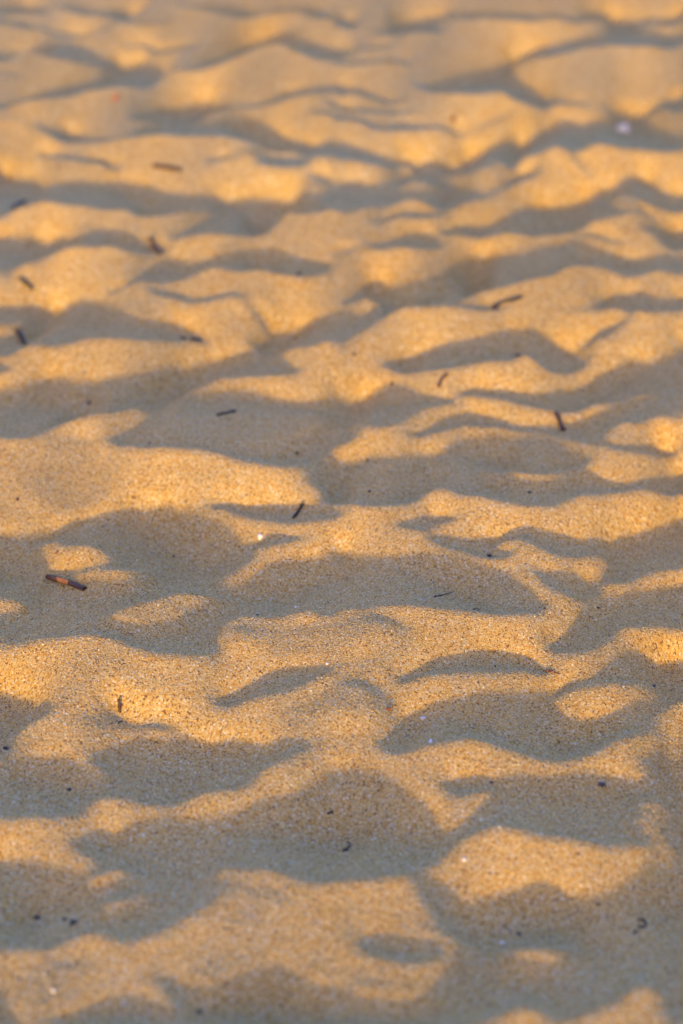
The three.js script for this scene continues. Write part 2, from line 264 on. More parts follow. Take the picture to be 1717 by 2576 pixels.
shade(0.3, [32.9, -233.5, 35.2, -237.7, 38.7, -240.0, 37.4, -230.5, 35.4, -229.8, 34.1, -231.3]);
shade(0.4, [26.7, -232.5, 28.0, -232.1, 30.5, -230.4, 29.5, -230.0, 27.4, -231.0]);
shade(0, [0.2, -213.2, 1.3, -216.9, 2.7, -221.0, 3.8, -222.2, 4.9, -221.6, 6.3, -220.2, 8.6, -220.1, 10.8, -223.5, 12.6, -228.0, 15.1, -231.2, 17.4, -229.7, 19.9, -228.3, 21.7, -230.2, 23.7, -231.3, 25.4, -232.0, 26.6, -229.3, 28.5, -227.8, 30.9, -227.6, 33.6, -226.8, 37.0, -228.4, 35.8, -219.4, 32.8, -219.5, 30.1, -219.1, 27.5, -219.0, 24.7, -218.2, 22.4, -216.9, 20.7, -215.0, 19.0, -214.1, 16.8, -213.4, 15.0, -213.3, 13.2, -212.7, 11.7, -209.6, 13.9, -210.1, 15.7, -210.0, 15.2, -208.9, 13.0, -207.8, 10.3, -207.4, 7.8, -207.0, 5.6, -206.7, 3.8, -204.8, 2.3, -202.0, 1.2, -200.4, -0.3, -197.8, -0.3, -210.8, 1.7, -211.2, 3.7, -212.6, 3.3, -214.0, 1.7, -213.7]);
shade(0, [22.2, -209.8, 25.1, -210.5, 26.5, -214.0, 28.1, -215.6, 30.1, -216.6, 32.0, -215.2, 33.2, -214.2, 35.2, -215.8, 34.6, -210.2, 32.1, -208.8, 29.8, -207.7, 27.9, -210.1, 25.7, -209.6, 23.9, -209.5]);
shade(0.3, [23.8, -205.3, 25.3, -206.4, 27.2, -207.7, 28.4, -207.0, 27.6, -205.8, 25.7, -203.3, 24.5, -203.7]);
shade(0, [3.9, -197.7, 5.4, -200.1, 7.7, -201.9, 9.9, -202.4, 11.9, -202.9, 14.1, -204.3, 16.3, -206.0, 18.0, -206.1, 19.6, -205.6, 21.4, -205.2, 23.1, -204.7, 23.7, -202.1, 23.4, -200.2, 22.2, -197.9, 20.6, -196.1, 18.8, -194.5, 17.5, -195.6, 15.5, -194.0, 13.0, -193.8, 11.0, -193.0, 9.1, -192.5, 7.5, -193.8, 5.7, -195.6, 4.5, -196.7]);
shade(0, [-32.8, -198.2, -31.9, -197.4, -31.4, -196.0, -31.6, -195.0, -32.4, -195.2]);
shade(0, [-31.9, -191.7, -30.3, -190.8, -29.1, -192.1, -28.1, -194.1, -26.5, -194.5, -24.9, -192.9, -23.1, -193.4, -20.9, -193.4, -18.7, -194.4, -16.7, -197.4, -14.9, -199.7, -12.9, -201.7, -10.9, -202.3, -8.4, -203.3, -6.7, -205.3, -5.5, -198.5, -4.0, -194.8, -4.6, -193.1, -6.2, -193.1, -8.3, -193.5, -10.3, -193.5, -11.8, -193.5, -13.1, -191.7, -14.6, -189.9, -13.9, -190.2, -11.8, -191.3, -10.2, -191.3, -8.1, -190.9, -6.5, -190.1, -4.9, -189.5, -2.7, -189.8, -1.3, -191.3, 0.3, -193.0, 0.3, -182.6, -1.2, -178.2, -2.5, -173.4, -4.2, -170.3, -6.0, -170.3, -7.4, -170.6, -9.3, -171.0, -11.2, -171.8, -13.0, -172.3, -15.3, -172.8, -17.2, -173.0, -18.8, -174.4, -19.7, -176.3, -18.9, -179.6, -17.8, -182.2, -17.4, -184.6, -18.8, -183.9, -20.6, -181.1, -22.4, -180.2, -24.5, -178.7, -25.8, -176.8, -27.3, -174.3, -28.5, -174.8, -29.5, -175.1]);
shade(0, [-8.4, -205.3, -5.7, -208.7, 0.1, -200.4, -2.4, -197.8, -4.5, -200.2, -6.1, -202.7, -7.1, -204.6, -8.2, -204.2]);
shade(0, [-0.3, -192.2, 0.5, -192.8, 1.5, -194.0, 2.8, -194.3, 4.0, -194.1, 5.2, -193.7, 6.0, -192.5, 7.1, -190.0, 8.7, -188.4, 10.3, -188.0, 9.4, -186.5, 7.4, -184.7, 5.8, -182.1, 4.6, -179.7, 2.8, -179.5, 1.5, -183.8, -0.2, -187.1]);
shade(0, [-0.2, -185.3, 1.1, -183.3, 1.9, -180.3, 1.1, -179.5, -0.2, -179.2]);
shade(0, [5.7, -178.7, 7.3, -180.9, 8.7, -182.9, 10.3, -184.7, 12.1, -185.9, 13.6, -185.2, 15.1, -183.8, 17.1, -183.8, 19.1, -184.3, 20.8, -185.4, 22.9, -186.1, 25.3, -186.7, 27.5, -188.5, 29.8, -191.0, 31.8, -190.4, 30.4, -181.5, 28.9, -181.7, 27.4, -181.7, 25.9, -180.2, 23.7, -179.6, 22.9, -177.7, 23.4, -175.7, 25.4, -176.3, 28.2, -179.1, 29.3, -178.3, 28.9, -178.1, 26.2, -175.1, 23.9, -173.8, 22.4, -175.1, 21.1, -179.2, 19.3, -181.2, 17.1, -181.9, 15.3, -182.3, 14.3, -182.5, 12.4, -182.2, 10.8, -181.8, 9.0, -180.1, 7.2, -178.9, 5.9, -178.4]);
shade(0.1, [10.7, -188.8, 12.0, -190.4, 13.6, -190.6, 15.2, -190.4, 17.6, -190.6, 19.9, -192.7, 22.2, -195.3, 24.5, -197.7, 26.3, -199.6, 28.4, -201.4, 29.9, -201.4, 31.3, -202.0, 32.9, -204.4, 33.9, -205.7, 31.9, -190.9, 29.4, -190.7, 27.2, -189.2, 25.3, -186.9, 23.6, -188.4, 21.5, -187.5, 19.0, -186.8, 17.4, -186.4, 15.8, -186.8, 14.3, -187.6, 12.7, -188.1]);
shade(0, [-0.2, -175.7, 1.1, -176.3, 2.6, -175.8, 4.8, -175.2, 7.1, -176.3, 9.0, -176.8, 10.6, -179.2, 12.2, -180.5, 14.6, -181.3, 17.0, -181.6, 19.0, -181.2, 20.2, -179.0, 21.0, -175.9, 21.0, -174.3, 20.4, -172.5, 21.1, -171.1, 22.6, -170.0, 24.3, -170.2, 26.6, -172.6, 28.8, -175.7, 29.8, -176.0, 29.1, -171.2, 26.5, -169.3, 24.3, -167.9, 22.5, -166.7, 20.3, -165.0, 18.4, -163.8, 16.9, -162.4, 15.1, -162.2, 13.4, -162.7, 11.7, -163.2, 9.9, -164.1, 8.4, -165.3, 6.8, -165.2, 4.9, -162.9, 3.2, -161.8, 1.4, -162.4, -0.2, -167.3]);
shade(0.9, [13.7, -171.3, 15.0, -170.5, 16.5, -170.0, 18.0, -170.8, 19.7, -173.3, 18.6, -170.3, 17.1, -168.8, 15.6, -168.8, 14.2, -169.7]);
shade(0, [-3.0, -170.3, -2.3, -173.4, -1.2, -175.7, 0.3, -176.8, 0.3, -164.2, -0.4, -164.7, -1.2, -165.4, -1.2, -167.9, -2.1, -168.3]);
shade(0, [-11.0, -166.7, -10.0, -166.7, -8.0, -166.6, -5.1, -166.6, -2.6, -165.5, -0.8, -164.2, 0.3, -162.1, -1.1, -160.9, -3.2, -161.3, -5.7, -162.6, -7.6, -163.8, -9.0, -165.0, -10.1, -166.1]);
shade(0.5, [-26.0, -175.0, -22.1, -177.5, -19.3, -175.6, -19.5, -170.8, -20.1, -167.7, -22.6, -165.6, -25.6, -165.4, -26.1, -167.9, -25.2, -171.6]);
shade(0.5, [-25.9, -166.5, -23.7, -169.1, -20.8, -168.4, -22.6, -165.7, -25.2, -165.2]);
shade(0, [-27.6, -160.8, -26.1, -161.4, -24.1, -162.5, -23.5, -163.3, -22.5, -164.1, -20.8, -164.9, -19.0, -165.6, -17.0, -167.1, -14.5, -167.2, -12.6, -166.0, -10.7, -164.0, -9.2, -162.3, -8.3, -161.0, -7.5, -159.9, -6.3, -160.4, -4.9, -160.0, -3.2, -159.2, -4.0, -158.6, -5.6, -157.6, -6.8, -158.0, -7.3, -156.1, -8.2, -154.4, -9.2, -152.5, -8.4, -151.6, -6.9, -152.9, -5.8, -154.5, -4.5, -155.5, -2.8, -156.4, -1.1, -156.9, 0.3, -157.7, 0.2, -144.4, -1.9, -145.0, -3.8, -144.6, -5.8, -143.7, -7.7, -142.9, -8.3, -141.7, -8.2, -139.6, -9.5, -137.7, -11.0, -136.9, -13.3, -137.0, -15.2, -138.0, -16.5, -138.8, -17.6, -139.3, -19.1, -139.6, -20.6, -139.8, -22.6, -140.4, -24.6, -140.5, -25.4, -146.2, -24.3, -146.4, -23.3, -148.0, -23.9, -148.5, -25.0, -148.4, -25.8, -148.8]);
shade(0.9, [-24.2, -159.0, -24.0, -160.1, -23.1, -159.8, -21.5, -158.1, -20.0, -157.7, -18.7, -156.8, -17.5, -155.7, -18.4, -153.8, -20.0, -154.7, -21.8, -155.2, -22.9, -155.5, -23.7, -157.4]);
shade(1, [-21.4, -154.6, -19.6, -154.1, -17.9, -153.3, -16.1, -152.0, -14.8, -153.9, -15.4, -151.4, -16.1, -150.2, -17.3, -150.6, -18.9, -152.2, -20.4, -153.3]);
shade(1, [-17.2, -142.6, -16.4, -143.6, -14.9, -144.8, -13.4, -146.0, -11.7, -147.3, -9.9, -148.3, -9.0, -149.1, -9.8, -147.2, -11.1, -145.4, -11.3, -144.1, -12.8, -142.6, -14.0, -141.7, -15.2, -141.3, -16.4, -141.7]);
shade(0.4, [-4.3, -141.4, -2.6, -141.6, -1.7, -140.5, -1.9, -139.1, -3.4, -139.8, -4.5, -140.5]);
shade(0.6, [-8.4, -144.0, -4.3, -143.8, 0.2, -143.8, 0.2, -137.9, -2.6, -139.2, -5.7, -138.9, -8.1, -139.5]);
shade(0.46, [-9.1, -133.8, -7.6, -135.4, -5.6, -136.9, -4.1, -137.6, -2.2, -137.9, 0.2, -136.0, 0.2, -129.6, -1.3, -129.4, -2.9, -129.1, -3.3, -129.7, -4.1, -131.0, -5.1, -131.3, -6.9, -131.7, -9.0, -132.2, -9.9, -132.7]);
shade(0.3, [-8.5, -134.3, -7.0, -135.6, -4.8, -137.2, -2.5, -137.9, -1.0, -136.1, -2.5, -134.6, -4.7, -133.5, -6.7, -132.8, -8.1, -132.5]);
shade(0.6, [-19.4, -134.0, -17.3, -133.8, -15.5, -133.5, -15.3, -132.5, -14.1, -131.9, -12.5, -131.6, -10.8, -131.8, -11.3, -131.2, -13.6, -130.2, -15.4, -129.7, -16.6, -129.5, -17.4, -129.7, -19.2, -131.2]);
shade(0, [-24.2, -136.4, -23.1, -136.2, -21.9, -135.6, -21.3, -134.8, -19.9, -133.2, -19.5, -132.8, -19.9, -130.9, -20.9, -130.5, -21.9, -130.9, -22.1, -129.3, -21.8, -127.0, -22.0, -126.2, -22.7, -126.3]);
shade(0, [-22.1, -125.7, -21.4, -126.6, -20.3, -126.7, -18.8, -126.4, -17.4, -125.7, -16.6, -124.7, -16.0, -123.8, -15.3, -124.2, -15.5, -125.0, -16.7, -125.8, -16.0, -127.5, -14.7, -129.1, -13.9, -129.6, -12.1, -129.5, -10.1, -130.2, -8.9, -129.7, -7.5, -129.5, -5.6, -128.5, -4.4, -128.0, -3.3, -128.0, -2.4, -127.2, -3.2, -125.3, -4.3, -124.4, -5.5, -123.8, -6.3, -122.3, -7.7, -121.9, -9.0, -121.9, -10.1, -121.2, -11.2, -120.5, -12.5, -120.2, -13.7, -120.4, -14.8, -120.3, -15.6, -120.3, -16.3, -119.4, -16.9, -118.2, -18.1, -117.7, -19.7, -117.8, -21.5, -117.9, -22.4, -124.4, -21.9, -125.0]);
shade(0.9, [-17.1, -125.8, -16.5, -125.3, -15.6, -124.3, -15.4, -123.7, -15.9, -123.7, -16.4, -124.4, -16.9, -125.2]);
shade(0, [-16.3, -115.2, -15.5, -116.8, -14.6, -117.2, -13.8, -117.1, -12.6, -117.8, -11.3, -118.8, -10.5, -119.4, -9.7, -119.3, -8.3, -119.1, -6.9, -119.3, -5.8, -120.0, -4.5, -120.7, -2.7, -121.5, -1.5, -123.2, 0.2, -124.2, 0.2, -111.1, -1.1, -109.4, -3.1, -110.8, -4.5, -111.5, -5.9, -111.4, -7.4, -112.2, -7.6, -111.2, -7.0, -109.4, -7.8, -108.3, -8.4, -107.0, -9.4, -106.0, -10.3, -105.0, -11.5, -104.5, -12.5, -104.1, -13.5, -104.7, -14.3, -104.8, -15.3, -104.3, -16.3, -103.7, -17.5, -103.3, -18.4, -103.8, -19.5, -103.8, -20.9, -113.6, -20.0, -113.8, -18.8, -113.8, -17.6, -113.3, -16.2, -112.2, -15.3, -112.1, -14.8, -113.5]);
shade(1, [-15.7, -110.7, -15.5, -111.3, -14.6, -111.7, -13.4, -112.1, -12.6, -111.6, -13.4, -110.7, -14.2, -110.0, -15.1, -110.1]);
shade(1, [-14.2, -108.0, -13.6, -108.1, -12.4, -108.9, -11.3, -109.9, -10.7, -110.8, -11.1, -109.3, -12.1, -107.9, -13.0, -106.7, -13.4, -106.0, -13.9, -106.6]);
shade(0.6, [-7.6, -110.9, -6.1, -110.8, -3.5, -110.7, -1.5, -109.5, -2.1, -107.9, -4.0, -107.2, -5.2, -105.9, -7.1, -105.2, -8.4, -105.7, -8.4, -107.0, -7.5, -108.4]);
shade(0, [-15.3, -97.4, -13.9, -98.4, -12.8, -99.2, -11.7, -99.7, -10.9, -99.4, -9.8, -98.3, -8.7, -97.5, -8.4, -96.4, -15.5, -96.6]);
shade(0, [-9.9, -101.2, -9.3, -101.0, -8.3, -100.4, -7.0, -100.3, -6.2, -101.2, -5.0, -101.9, -3.6, -102.6, -2.8, -102.1, -2.0, -100.9, -1.3, -100.3, 0.2, -99.7, 0.2, -96.1, -8.3, -96.4, -8.9, -98.8, -9.5, -99.9]);
shade(0, [-19.0, -99.7, -18.5, -98.9, -18.0, -97.7, -17.6, -96.4, -18.5, -96.3]);
shade(0.5, [-16.8, -102.7, -15.6, -102.6, -14.4, -102.9, -14.1, -102.2, -15.7, -101.8, -16.9, -102.2]);
shade(0, [-0.2, -124.2, 0.5, -124.6, 1.5, -124.4, 2.4, -124.0, 3.1, -122.9, 4.0, -121.3, 4.9, -120.0, 5.6, -119.0, 5.8, -117.6, 6.3, -116.6, 7.1, -116.8, 7.9, -117.4, 8.8, -118.6, 9.9, -120.9, 8.6, -120.5, 7.5, -120.1, 6.7, -121.1, 7.0, -122.6, 8.4, -122.7, 9.8, -122.4, 10.9, -122.6, 11.7, -123.0, 12.9, -123.0, 14.9, -123.7, 16.2, -123.9, 17.5, -123.9, 18.8, -123.6, 19.8, -123.5, 21.5, -127.0, 20.4, -125.6, 19.7, -125.2, 21.0, -127.9, 22.2, -129.7, 23.6, -130.8, 21.7, -118.0, 20.4, -117.1, 19.4, -115.9, 17.9, -114.9, 16.5, -114.2, 15.1, -114.2, 13.8, -114.6, 12.5, -114.8, 11.2, -115.1, 9.9, -115.3, 8.8, -115.4, 7.9, -115.1, 7.1, -114.8, 6.4, -114.1, 5.7, -113.3, 5.0, -112.2, 4.4, -110.9, 3.6, -109.9, 2.6, -109.9, 1.3, -109.5, -0.2, -110.9]);
shade(0.4, [18.6, -120.5, 19.8, -121.2, 21.1, -121.9, 20.5, -117.7, 18.9, -115.9, 18.1, -117.8]);
shade(0.05, [4.1, -131.0, 5.3, -131.8, 6.5, -132.2, 8.0, -132.6, 9.0, -133.3, 9.9, -133.9, 11.4, -134.4, 12.8, -134.9, 13.9, -135.4, 15.5, -136.1, 17.0, -135.7, 18.0, -136.5, 19.1, -138.3, 20.1, -140.0, 21.3, -141.8, 22.5, -142.5, 25.2, -143.2, 24.2, -136.3, 22.9, -135.1, 21.7, -133.3, 20.8, -131.1, 19.3, -128.4, 17.6, -126.9, 16.3, -126.2, 15.1, -125.5, 14.0, -125.0, 12.5, -125.0, 11.1, -125.5, 10.0, -125.8, 8.9, -126.1, 8.0, -126.1, 6.9, -125.7, 5.7, -125.7, 4.3, -125.3, 2.8, -126.7, 3.2, -128.5]);
shade(0.75, [14.8, -134.7, 16.3, -134.7, 18.2, -134.9, 20.1, -135.8, 22.2, -138.3, 21.7, -136.1, 19.4, -132.6, 17.5, -131.6, 16.0, -131.6, 14.8, -132.8]);
shade(0.8, [19.6, -138.1, 20.7, -139.2, 21.0, -139.2, 19.9, -137.8]);
shade(0.5, [-0.2, -134.0, 2.2, -134.5, 3.9, -133.9, 3.4, -131.6, 1.7, -129.3, -0.2, -129.1]);
shade(0.45, [21.3, -131.6, 24.1, -135.0, 23.5, -130.6, 21.8, -129.7, 20.8, -129.4]);
shade(0, [4.4, -110.3, 5.2, -111.3, 6.2, -110.5, 6.7, -109.6, 7.7, -109.7, 8.9, -110.2, 9.8, -110.8, 11.0, -110.9, 12.1, -111.0, 13.0, -110.8, 13.8, -110.3, 14.7, -109.9, 16.0, -110.2, 17.0, -111.0, 17.8, -111.9, 19.1, -113.2, 20.5, -115.5, 21.7, -117.5, 18.6, -97.1, 17.6, -97.8, 17.6, -99.2, 17.0, -99.4, 16.3, -99.2, 15.4, -98.5, 14.2, -97.7, 12.9, -97.1, 11.3, -96.7, 10.9, -97.4, 10.3, -97.7, 9.4, -97.5, 8.5, -97.0, 7.3, -96.5, 6.1, -96.0, -0.2, -96.2, -0.2, -99.0, 0.7, -98.9, 1.9, -98.6, 3.1, -98.4, 4.0, -98.6, 4.9, -99.3, 5.6, -100.6, 6.2, -102.1, 6.9, -103.9, 7.4, -105.5, 6.7, -105.3, 5.9, -105.8, 5.7, -107.2, 5.1, -108.4, 4.7, -109.5]);
shade(0.8, [9.0, -104.5, 10.0, -104.0, 11.2, -103.8, 12.4, -104.1, 13.3, -104.3, 12.4, -102.7, 11.3, -102.1, 10.1, -102.5, 9.5, -103.1]);
shade(0.35, [1.0, -104.2, 2.0, -104.8, 3.5, -104.6, 5.0, -104.1, 5.9, -104.0, 4.9, -102.6, 3.4, -102.1, 2.2, -102.6, 1.2, -103.1]);
shade(0, [-0.2, -157.5, 1.0, -156.9, 2.3, -155.3, 3.7, -155.0, 5.7, -154.9, 7.4, -154.9, 9.1, -155.0, 10.4, -153.9, 11.7, -153.1, 12.7, -152.5, 13.7, -150.9, 14.6, -148.9, 15.1, -146.6, 14.9, -145.5, 13.9, -144.2, 12.4, -143.7, 11.1, -143.4, 9.6, -143.5, 7.9, -143.4, 6.4, -143.5, 4.5, -144.0, 2.9, -144.4, 1.2, -144.2, -0.2, -144.7]);
shade(0.5, [-0.2, -144.7, 1.6, -144.1, 4.0, -142.7, 5.5, -140.7, 4.7, -140.1, 2.5, -138.9, 0.9, -138.0, -0.2, -138.6]);
shade(0.1, [3.9, -135.7, 5.2, -136.8, 6.6, -137.9, 8.3, -138.8, 9.9, -139.6, 11.8, -140.0, 13.3, -139.8, 14.4, -138.9, 14.7, -137.7, 13.5, -137.6, 12.0, -137.0, 10.1, -136.2, 8.5, -135.8, 6.7, -135.3, 5.1, -135.1, 3.9, -134.5]);
shade(0.35, [4.5, -159.4, 6.3, -161.3, 8.2, -162.2, 8.9, -161.2, 7.6, -160.4, 6.4, -158.3, 5.3, -158.5]);
shade(0.15, [6.9, -158.0, 8.6, -158.4, 10.3, -158.5, 12.4, -159.1, 14.2, -159.3, 16.4, -158.9, 19.4, -159.8, 21.4, -161.8, 23.2, -163.5, 25.0, -164.9, 27.1, -166.8, 28.8, -168.2, 27.2, -157.2, 25.3, -156.0, 23.3, -154.3, 21.1, -152.2, 20.3, -154.2, 21.3, -157.7, 19.6, -156.6, 17.8, -154.9, 16.2, -154.6, 15.2, -154.8, 13.9, -155.1, 12.8, -154.7, 11.6, -154.3, 10.5, -154.7, 9.1, -155.3, 7.8, -156.3]);
shade(0.7, [11.8, -157.2, 13.4, -157.3, 15.3, -155.3, 15.9, -154.3, 14.4, -154.6, 12.9, -155.7]);
shade(0.8, [16.8, -153.8, 18.7, -155.7, 20.5, -156.7, 19.8, -154.8, 17.7, -153.1, 16.4, -152.8]);
shade(0.15, [14.8, -151.9, 16.0, -151.9, 17.7, -152.5, 19.9, -154.0, 19.8, -151.5, 19.2, -150.1, 17.5, -148.1, 16.1, -147.9, 15.3, -150.4]);
shade(0.1, [19.5, -149.9, 20.8, -150.5, 22.3, -151.6, 24.1, -152.9, 26.8, -154.6, 25.5, -145.7, 23.8, -145.4, 22.1, -144.6, 20.6, -144.2, 19.5, -142.5, 18.2, -140.2, 16.7, -138.9, 15.4, -140.1, 15.4, -141.9, 16.5, -143.3, 17.6, -146.0, 18.3, -148.0]);
shade(0.72, [-19.3, -138.6, -17.7, -138.6, -16.1, -137.5, -15.4, -136.0, -15.5, -134.3, -15.7, -133.1, -16.2, -132.1, -17.6, -131.0, -19.5, -131.9, -20.3, -134.8, -19.2, -134.7, -18.9, -136.4]);
bank([-20.2, -164.9, -19.0, -165.6, -17.0, -167.1, -14.5, -167.2, -12.6, -166.0, -10.7, -164.0, -9.2, -162.3, -8.3, -161.0, -8.0, -159.4, -8.7, -158.7, -10.1, -158.4, -11.5, -158.6, -12.7, -160.1, -13.8, -161.6, -15.4, -163.8, -16.9, -164.9, -18.6, -164.7]);
bank([-21.4, -154.1, -18.9, -152.1, -17.3, -150.5, -16.1, -150.1, -15.2, -151.3, -14.6, -151.4, -15.3, -149.8, -17.2, -149.1, -19.3, -150.5, -20.6, -151.9]);
bank([-8.4, -151.5, -6.9, -152.8, -5.8, -154.4, -4.5, -155.5, -2.8, -156.4, -1.1, -156.8, 0.3, -157.6, 0.2, -155.5, -1.4, -153.8, -3.1, -152.5, -4.7, -151.4, -6.4, -151.0, -7.7, -150.8]);
bank([-27.6, -160.7, -26.0, -161.3, -24.1, -162.4, -23.5, -163.2, -24.3, -159.4, -23.8, -156.9, -24.7, -155.7, -26.0, -154.5, -26.8, -154.0]);
bank([-0.2, -157.4, 1.0, -156.8, 2.3, -155.2, 1.6, -155.1, 0.5, -155.1, -0.2, -155.1]);
bank([3.7, -154.9, 5.7, -154.8, 7.4, -154.9, 9.1, -154.9, 10.4, -153.9, 11.7, -153.1, 12.7, -152.5, 13.7, -150.8, 14.6, -148.9, 15.1, -146.6, 14.4, -145.7, 13.1, -145.5, 11.6, -146.6, 9.8, -149.4, 7.9, -151.3, 6.3, -152.2, 5.0, -153.1, 4.0, -154.3]);
bank([-31.9, -191.4, -30.3, -190.6, -29.0, -191.9, -28.0, -194.0, -26.5, -194.4, -24.9, -192.7, -23.1, -193.3, -20.9, -193.2, -18.7, -194.3, -16.7, -197.3, -14.9, -199.6, -12.9, -201.6, -10.9, -202.2, -9.8, -202.0, -11.9, -200.4, -14.2, -197.4, -16.5, -194.1, -18.6, -189.9, -19.8, -185.5, -21.6, -181.7, -23.5, -185.7, -25.4, -189.4, -28.5, -190.3, -30.0, -188.5, -31.5, -189.1]);
bank([-14.2, -189.9, -11.8, -191.2, -10.1, -191.3, -8.1, -190.8, -6.5, -190.1, -4.9, -189.4, -2.7, -189.7, -1.3, -191.3, 0.3, -193.0, 0.3, -192.0, -2.3, -188.4, -5.2, -188.4, -8.3, -189.6, -11.3, -189.8, -13.3, -188.8]);
bank([-18.2, -180.4, -17.0, -179.2, -14.9, -177.3, -12.9, -176.0, -10.6, -175.7, -7.9, -177.3, -5.1, -179.4, -2.2, -182.2, -0.1, -185.0, -1.6, -180.2, -3.5, -175.8, -4.9, -174.2, -7.1, -173.2, -9.0, -174.2, -11.3, -174.5, -13.5, -174.7, -16.1, -174.7, -17.9, -177.7]);
bank([4.7, -198.9, 5.6, -200.4, 7.7, -201.8, 9.9, -202.3, 11.9, -202.8, 14.1, -204.2, 16.3, -205.9, 18.0, -206.0, 19.6, -205.5, 21.4, -205.2, 23.1, -204.6, 23.5, -202.4, 22.9, -200.4, 20.7, -197.5, 18.7, -198.3, 17.3, -201.5, 14.7, -201.7, 12.0, -198.8, 9.8, -196.1, 7.8, -194.6, 6.2, -197.8]);
bank([9.0, -176.8, 10.6, -179.2, 12.2, -180.5, 14.6, -181.3, 17.0, -181.4, 18.9, -181.0, 20.2, -178.9, 20.9, -176.0, 20.9, -174.7, 19.7, -174.1, 17.5, -171.5, 15.6, -170.7, 14.3, -175.8, 13.2, -177.5, 11.3, -177.9]);
bank([-0.2, -175.5, 1.1, -176.2, 2.6, -175.7, 4.8, -175.0, 7.1, -176.1, 8.6, -176.0, 9.3, -173.9, 8.8, -170.8, 7.5, -167.4, 5.3, -166.5, 3.5, -162.9, 1.7, -163.8, -0.2, -168.5]);
bank([10.9, -169.4, 12.9, -171.8, 13.9, -170.3, 15.6, -168.7, 17.1, -168.7, 18.8, -170.3, 20.3, -172.0, 22.6, -169.9, 24.5, -170.2, 26.6, -172.4, 28.8, -175.4, 28.6, -173.5, 25.6, -170.1, 22.6, -168.6, 20.0, -169.3, 17.1, -167.4, 14.4, -167.7, 12.3, -169.0]);
bank([2.6, -194.3, 4.0, -194.0, 5.2, -193.7, 6.0, -192.5, 7.0, -190.1, 6.5, -189.3, 4.7, -190.4, 3.3, -192.1]);
bank([16.0, -190.0, 17.6, -190.5, 19.9, -192.7, 22.2, -195.2, 24.5, -197.7, 26.3, -199.5, 28.4, -201.3, 29.9, -201.3, 28.5, -199.3, 25.8, -196.2, 23.5, -193.1, 21.0, -189.0, 18.9, -187.7, 17.3, -188.9]);
bank([-22.2, -125.5, -21.4, -126.5, -20.3, -126.7, -18.8, -126.4, -17.5, -125.7, -16.6, -124.6, -15.9, -123.6, -16.4, -123.0, -17.4, -122.8, -18.8, -123.8, -20.6, -124.6, -21.9, -124.8]);
bank([-9.7, -119.3, -8.3, -119.1, -6.9, -119.2, -5.8, -119.9, -4.5, -120.7, -2.7, -121.5, -1.5, -123.1, 0.2, -124.2, 0.2, -119.3, -1.5, -118.6, -4.3, -118.1, -7.0, -118.5]);
bank([-0.2, -124.2, 0.5, -124.6, 1.5, -124.4, 2.4, -123.9, 3.0, -122.9, 4.0, -121.3, 4.9, -119.9, 5.5, -119.0, 5.7, -117.7, 5.1, -116.8, 3.4, -117.9, 1.3, -118.9, -0.2, -119.5]);
bank([8.0, -132.5, 9.0, -133.2, 9.9, -133.8, 11.4, -134.3, 12.8, -134.8, 13.9, -135.3, 13.5, -134.0, 12.7, -131.1, 12.4, -127.6, 11.5, -126.9, 10.4, -127.6, 9.3, -129.5, 8.4, -130.7, 7.8, -131.7]);
bank([14.9, -132.0, 17.5, -131.5, 19.4, -132.5, 21.7, -135.9, 22.1, -135.0, 20.5, -131.3, 18.5, -129.7, 16.4, -129.4, 14.6, -129.2, 14.1, -130.5]);
bank([-20.9, -113.5, -20.0, -113.8, -18.8, -113.8, -17.5, -113.3, -16.2, -112.2, -15.4, -111.0, -15.8, -109.8, -17.0, -109.8, -18.2, -108.9, -19.4, -107.7, -20.1, -107.0]);
bank([6.7, -109.6, 7.7, -109.7, 8.9, -110.2, 9.8, -110.8, 11.0, -110.9, 12.1, -110.9, 13.0, -110.8, 13.8, -110.3, 14.4, -109.7, 14.0, -108.0, 12.7, -107.8, 10.8, -107.7, 8.9, -107.7, 7.9, -107.9, 6.6, -108.2, 6.2, -108.9]);
bank([17.0, -110.9, 17.8, -111.8, 19.1, -113.1, 20.5, -115.4, 21.4, -116.9, 20.7, -111.7, 19.0, -111.1, 17.6, -110.2]);
bank([-8.3, -100.3, -7.0, -100.3, -6.1, -101.1, -5.0, -101.8, -3.6, -102.5, -2.8, -102.0, -2.0, -100.9, -1.3, -100.2, -0.1, -99.7, -0.1, -98.2, -4.4, -99.5, -7.3, -98.8]);
bank([-27.9, -253.4, -25.9, -253.9, -23.2, -252.7, -19.9, -249.7, -16.8, -248.8, -15.4, -249.5, -16.6, -246.0, -19.3, -241.1, -21.3, -241.3, -23.3, -248.3, -25.7, -251.4]);
bank([-12.6, -250.8, -9.3, -250.8, -6.0, -250.9, -2.9, -246.8, -1.9, -247.4, -2.8, -238.1, -5.9, -246.1, -9.1, -243.7, -11.0, -248.0]);
bank([-32.9, -235.6, -30.9, -234.8, -28.7, -232.9, -27.0, -234.0, -25.1, -234.1, -23.3, -232.5, -22.1, -230.4, -23.7, -230.0, -25.9, -227.8, -28.2, -226.3, -31.1, -232.5]);
bank([-10.8, -226.2, -10.0, -227.2, -8.2, -228.2, -6.5, -227.1, -4.4, -225.5, -1.8, -224.9, -2.2, -222.8, -3.8, -218.6, -5.6, -218.7, -7.9, -222.8, -10.1, -225.6]);
bank([11.5, -223.9, 12.6, -227.8, 15.1, -231.1, 17.4, -229.4, 19.9, -228.0, 21.7, -229.9, 23.7, -231.1, 25.4, -231.8, 26.6, -229.1, 27.6, -227.6, 24.8, -222.9, 21.3, -217.0, 19.0, -217.0, 16.8, -214.1, 15.1, -215.0, 13.9, -226.7]);
bank([4.9, -219.9, 8.6, -219.8, 10.8, -223.0, 11.4, -221.2, 9.3, -215.3, 7.2, -211.3, 5.1, -217.0]);
